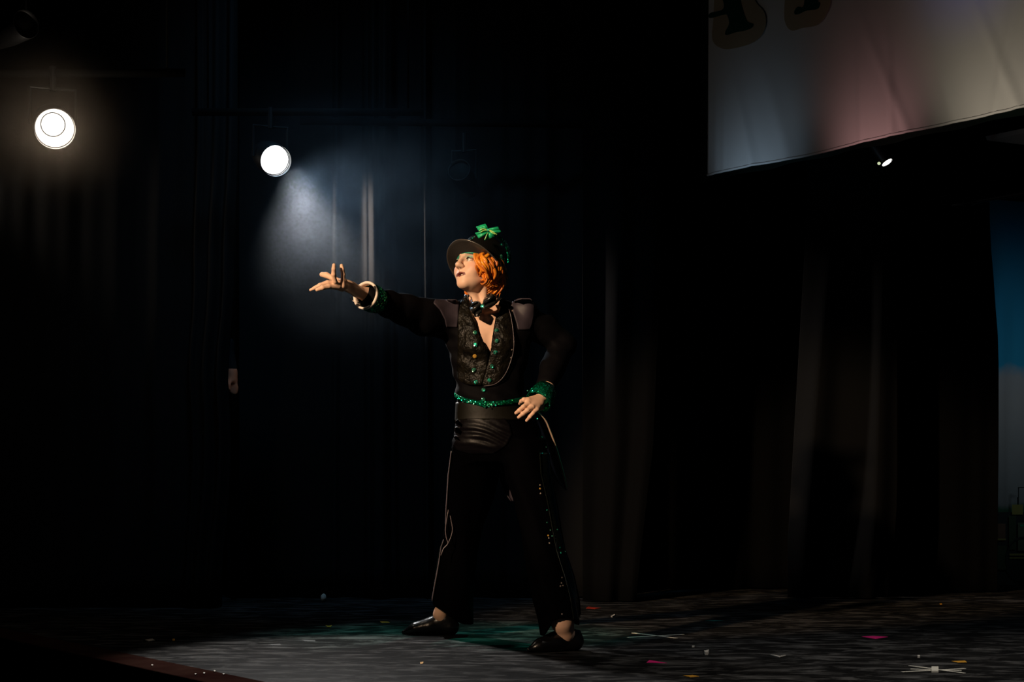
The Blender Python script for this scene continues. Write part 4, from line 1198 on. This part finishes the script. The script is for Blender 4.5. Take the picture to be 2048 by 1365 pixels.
# ------------------------------------------------------------------ things on the stage floor
def flat(name, pxs, m, label, cat, h=.0012, group=None, parent=None):
    pts = [fl(*p) for p in pxs]; a = sum((pts[i].x * pts[(i + 1) % len(pts)].y - pts[(i + 1) % len(pts)].x * pts[i].y) for i in range(len(pts)))
    if a < 0: pts = pts[::-1]
    o = prism(name, [tuple(p) for p in pts], .0, h, m, parent)
    if label: tag(o, label, cat, group)
    return o


def strip(p, q, w, name, m, parent, z=0.0):
    a = fl(*p); b = fl(*q); d = (b - a).normalized(); n = Vector((-d.y, d.x)) * w / 2
    return prism(name, [tuple(a - n), tuple(b - n), tuple(b + n), tuple(a + n)][::1], z, z + .0012, m, parent)


tc1 = empty('tape_cross', (*fl(1310, 1273), 0)); tag(tc1, 'two thin white tape strips crossed in an X right of the dancer', 'floor tape')
strip((1256, 1276), (1366.5, 1270), .018, 'tape_strip', M['tape'], tc1); strip((1266, 1267.5), (1353, 1278), .018, 'tape_strip', M['tape'], tc1, .0012)
tc2 = empty('tape_cross', (*fl(1870, 1342), 0)); tag(tc2, 'star of white tape strips with a square centre, bottom right corner', 'floor tape')
for i, (a, b) in enumerate((((1803, 1345), (1930, 1338.5)), ((1821, 1340), (1923, 1343.5)), ((1826, 1335.5), (1929, 1349)), ((1818, 1334.5), (1870, 1341)))):
    strip(a, b, .013, 'tape_strip', M['tape'], tc2, .0012 * i)
flat('center_square', [(1863, 1337), (1877, 1337), (1877, 1346), (1863, 1346)], M['tape'], None, None, .0062, None, tc2)
flat('tape_piece', [(1723, 1274.5), (1745, 1273), (1776, 1275), (1750, 1279)], M['pink'], 'pink tape diamond on the floor, farther of the two pink pieces', 'floor tape')
flat('tape_piece', [(1293, 1326.5), (1299, 1321.5), (1334, 1327.5)], M['pink'], 'pink tape triangle on the floor right of the front shoe', 'floor tape')
flat('tape_piece', [(1172, 1217.5), (1176, 1214.5), (1202, 1217), (1190, 1219)], M['red'], 'dull red tape strip on the floor behind the front leg', 'floor tape')
flat('tape_piece', [(1410, 1242.5), (1430, 1241.4), (1450, 1242.5), (1430, 1243.6)], M['teal'], 'thin dark teal tape strip on the dim floor beyond the tape X', 'floor tape')
flat('foil_scrap', [(651, 1252), (657, 1253.2), (664, 1252), (661, 1255.5), (655, 1255.5)], M['orange'], 'heart-shaped orange foil scrap left of the rear shoe', 'scrap', .002)
flat('foil_scrap', [(760, 1244.5), (776, 1245), (780, 1246.5), (764, 1247)], M['orange'], 'long orange foil scrap nearest the rear shoe toe', 'scrap', .002)
flat('foil_scrap', [(345, 1279), (350, 1279), (350, 1283), (345, 1283)], M['orange'], 'small yellow foil scrap near the stage edge at left', 'scrap', .002)
flat('foil_scrap', [(840, 1326), (847, 1325), (846, 1329), (841, 1329.5)], M['orange'], 'tiny orange scrap on grey floor below the rear shoe', 'scrap', .002)
flat('foil_scrap', [(1366, 1353), (1385, 1352), (1398, 1354), (1380, 1356)], M['orange'], 'brown-orange scrap at the bottom edge right of the front shoe', 'scrap', .002)
flat('foil_scrap', [(1903, 1324), (1930, 1323), (1934, 1326), (1915, 1326.5)], M['orange'], 'brown sliver on the floor above the tape star', 'scrap', .002)
flat('foil_scrap', [(1879, 1208), (1884, 1208), (1884, 1210), (1880, 1210)], M['orange'], 'tiny amber scrap on the far floor at right', 'scrap', .002)
flat('paper_scrap', [(1408, 1308), (1418, 1306), (1416, 1311), (1410, 1311)], M['paper'], 'crumpled white paper scrap between the tape X and the front pink triangle', 'scrap', .012)
flat('paper_scrap', [(1384, 1294), (1389, 1294), (1389, 1296), (1384, 1296)], M['paper'], 'tiny white paper dot just past the tape X', 'scrap', .004)
flat('paper_scrap', [(1540, 1311), (1560, 1314), (1572, 1312), (1558, 1316)], M['paper'], 'thin bent paper sliver on the floor in the middle right', 'scrap', .003)
flat('paper_scrap', [(1223, 1194.5), (1229, 1194.5), (1229, 1196.5), (1223, 1196.5)], M['paper'], 'tiny pale scrap near the curtains right of the dancer', 'scrap', .006)
flat('paper_scrap', [(1222, 1235), (1229, 1231), (1230, 1233), (1225, 1236)], M['paper'], 'small curled pale scrap above the tape X', 'scrap', .006)
flat('paper_scrap', [(1835, 1314), (1840, 1314), (1840, 1316.5), (1835, 1316.5)], M['paper'], 'tiny white scrap above the left arm of the tape star', 'scrap', .006)
flat('paper_scrap', [(290, 1281), (305, 1279), (310, 1282), (297, 1284)], M['paper'], 'pale smudge of paper near the stage lip at left', 'scrap', .002)
flat('tape_piece', [(538, 1290), (560, 1289), (562, 1292), (542, 1292)], M['dark'], 'short black tape mark on the grey floor, nearer the stage edge', 'floor tape')
flat('tape_piece', [(602, 1281), (630, 1282), (631, 1284), (610, 1284)], M['dark'], 'short black tape mark on the grey floor, nearer the dancer', 'floor tape')
bm = bmesh.new(); bmesh.ops.create_icosphere(bm, subdivisions=2, radius=.018)
for v_ in bm.verts: v_.co *= 1 + random.uniform(-.15, .15)
me = bpy.data.meshes.new('paper_ball'); bm.to_mesh(me); bm.free(); me.transform(Matrix.Diagonal((1, 1, 1.2, 1)))
o = link('paper_ball', me, None, M['paper']); o.location = (*fl(647, 1204), .022); tag(o, 'small pale round scrap at the foot of the curtain behind the dancer', 'scrap')
for i, (x, y) in enumerate(((304, 1334), (391, 1352), (408, 1350), (429, 1346), (447, 1352))):
    o = flat('confetti', [(x - 2, y), (x, y - 1.5), (x + 3, y), (x, y + 1.2)], M['paper'], None, None, .004)
    tag(o, 'tiny pale confetti fleck on the dark wooden stage lip', 'confetti', 'confetti flecks on the stage lip'); o.location.z = .002


# ------------------------------------------------------------------ haze in the lamp beam
def haze(name, lo, hi, c, rad, dens, col, label, nsc=3.4):
    """thin smoke, densest at c and gone at distance rad"""
    o = box(name, lo, hi, None); o.data.materials.clear()
    m = bpy.data.materials.new('haze'); m.use_nodes = True; nt = m.node_tree; nt.nodes.clear(); N = nt.nodes.new; L = nt.links.new
    out = N('ShaderNodeOutputMaterial'); vs_ = N('ShaderNodeVolumeScatter'); vs_.inputs['Color'].default_value = (*col, 1); vs_.inputs['Anisotropy'].default_value = .1
    tc = N('ShaderNodeTexCoord'); n = N('ShaderNodeTexNoise'); n.inputs['Scale'].default_value = nsc; n.inputs['Detail'].default_value = 4; n.inputs['Distortion'].default_value = .8
    L(tc.outputs['Object'], n.inputs['Vector']); r = N('ShaderNodeMapRange'); r.inputs[1].default_value = .35; r.inputs[2].default_value = .68; r.inputs[3].default_value = .25 * dens; r.inputs[4].default_value = 2 * dens
    dv = N('ShaderNodeVectorMath'); dv.operation = 'DISTANCE'; L(tc.outputs['Object'], dv.inputs[0]); dv.inputs[1].default_value = c
    fr = N('ShaderNodeMapRange'); fr.interpolation_type = 'SMOOTHERSTEP'; fr.inputs[1].default_value = 0; fr.inputs[2].default_value = rad; fr.inputs[3].default_value = 1; fr.inputs[4].default_value = 0
    mu = N('ShaderNodeMath'); mu.operation = 'MULTIPLY'; L(dv.outputs['Value'], fr.inputs[0]); L(fr.outputs[0], mu.inputs[1])
    L(n.outputs['Fac'], r.inputs[0]); L(r.outputs[0], mu.inputs[0]); L(mu.outputs[0], vs_.inputs['Density']); L(vs_.outputs[0], out.inputs['Volume'])
    o.data.materials.append(m); tag(o, label, 'haze', kind='stuff')


haze('haze', (-2.05, 7.45, .8), (.9, 8.98, 2.56), (-.70, 8.28, 2.10), 1.0, .06, (.72, .86, 1), 'thin bluish stage haze in the beam of the centre left lamp')
haze('lamp_glow_haze', (-2.62, 6.85, 1.65), (-1.42, 7.42, 2.80), tuple(LAMP1 + Vector((0, -.10, 0))), .5, .11, (1, .86, .72), 'warm brownish haze glowing around the far left lamp', 1.5)
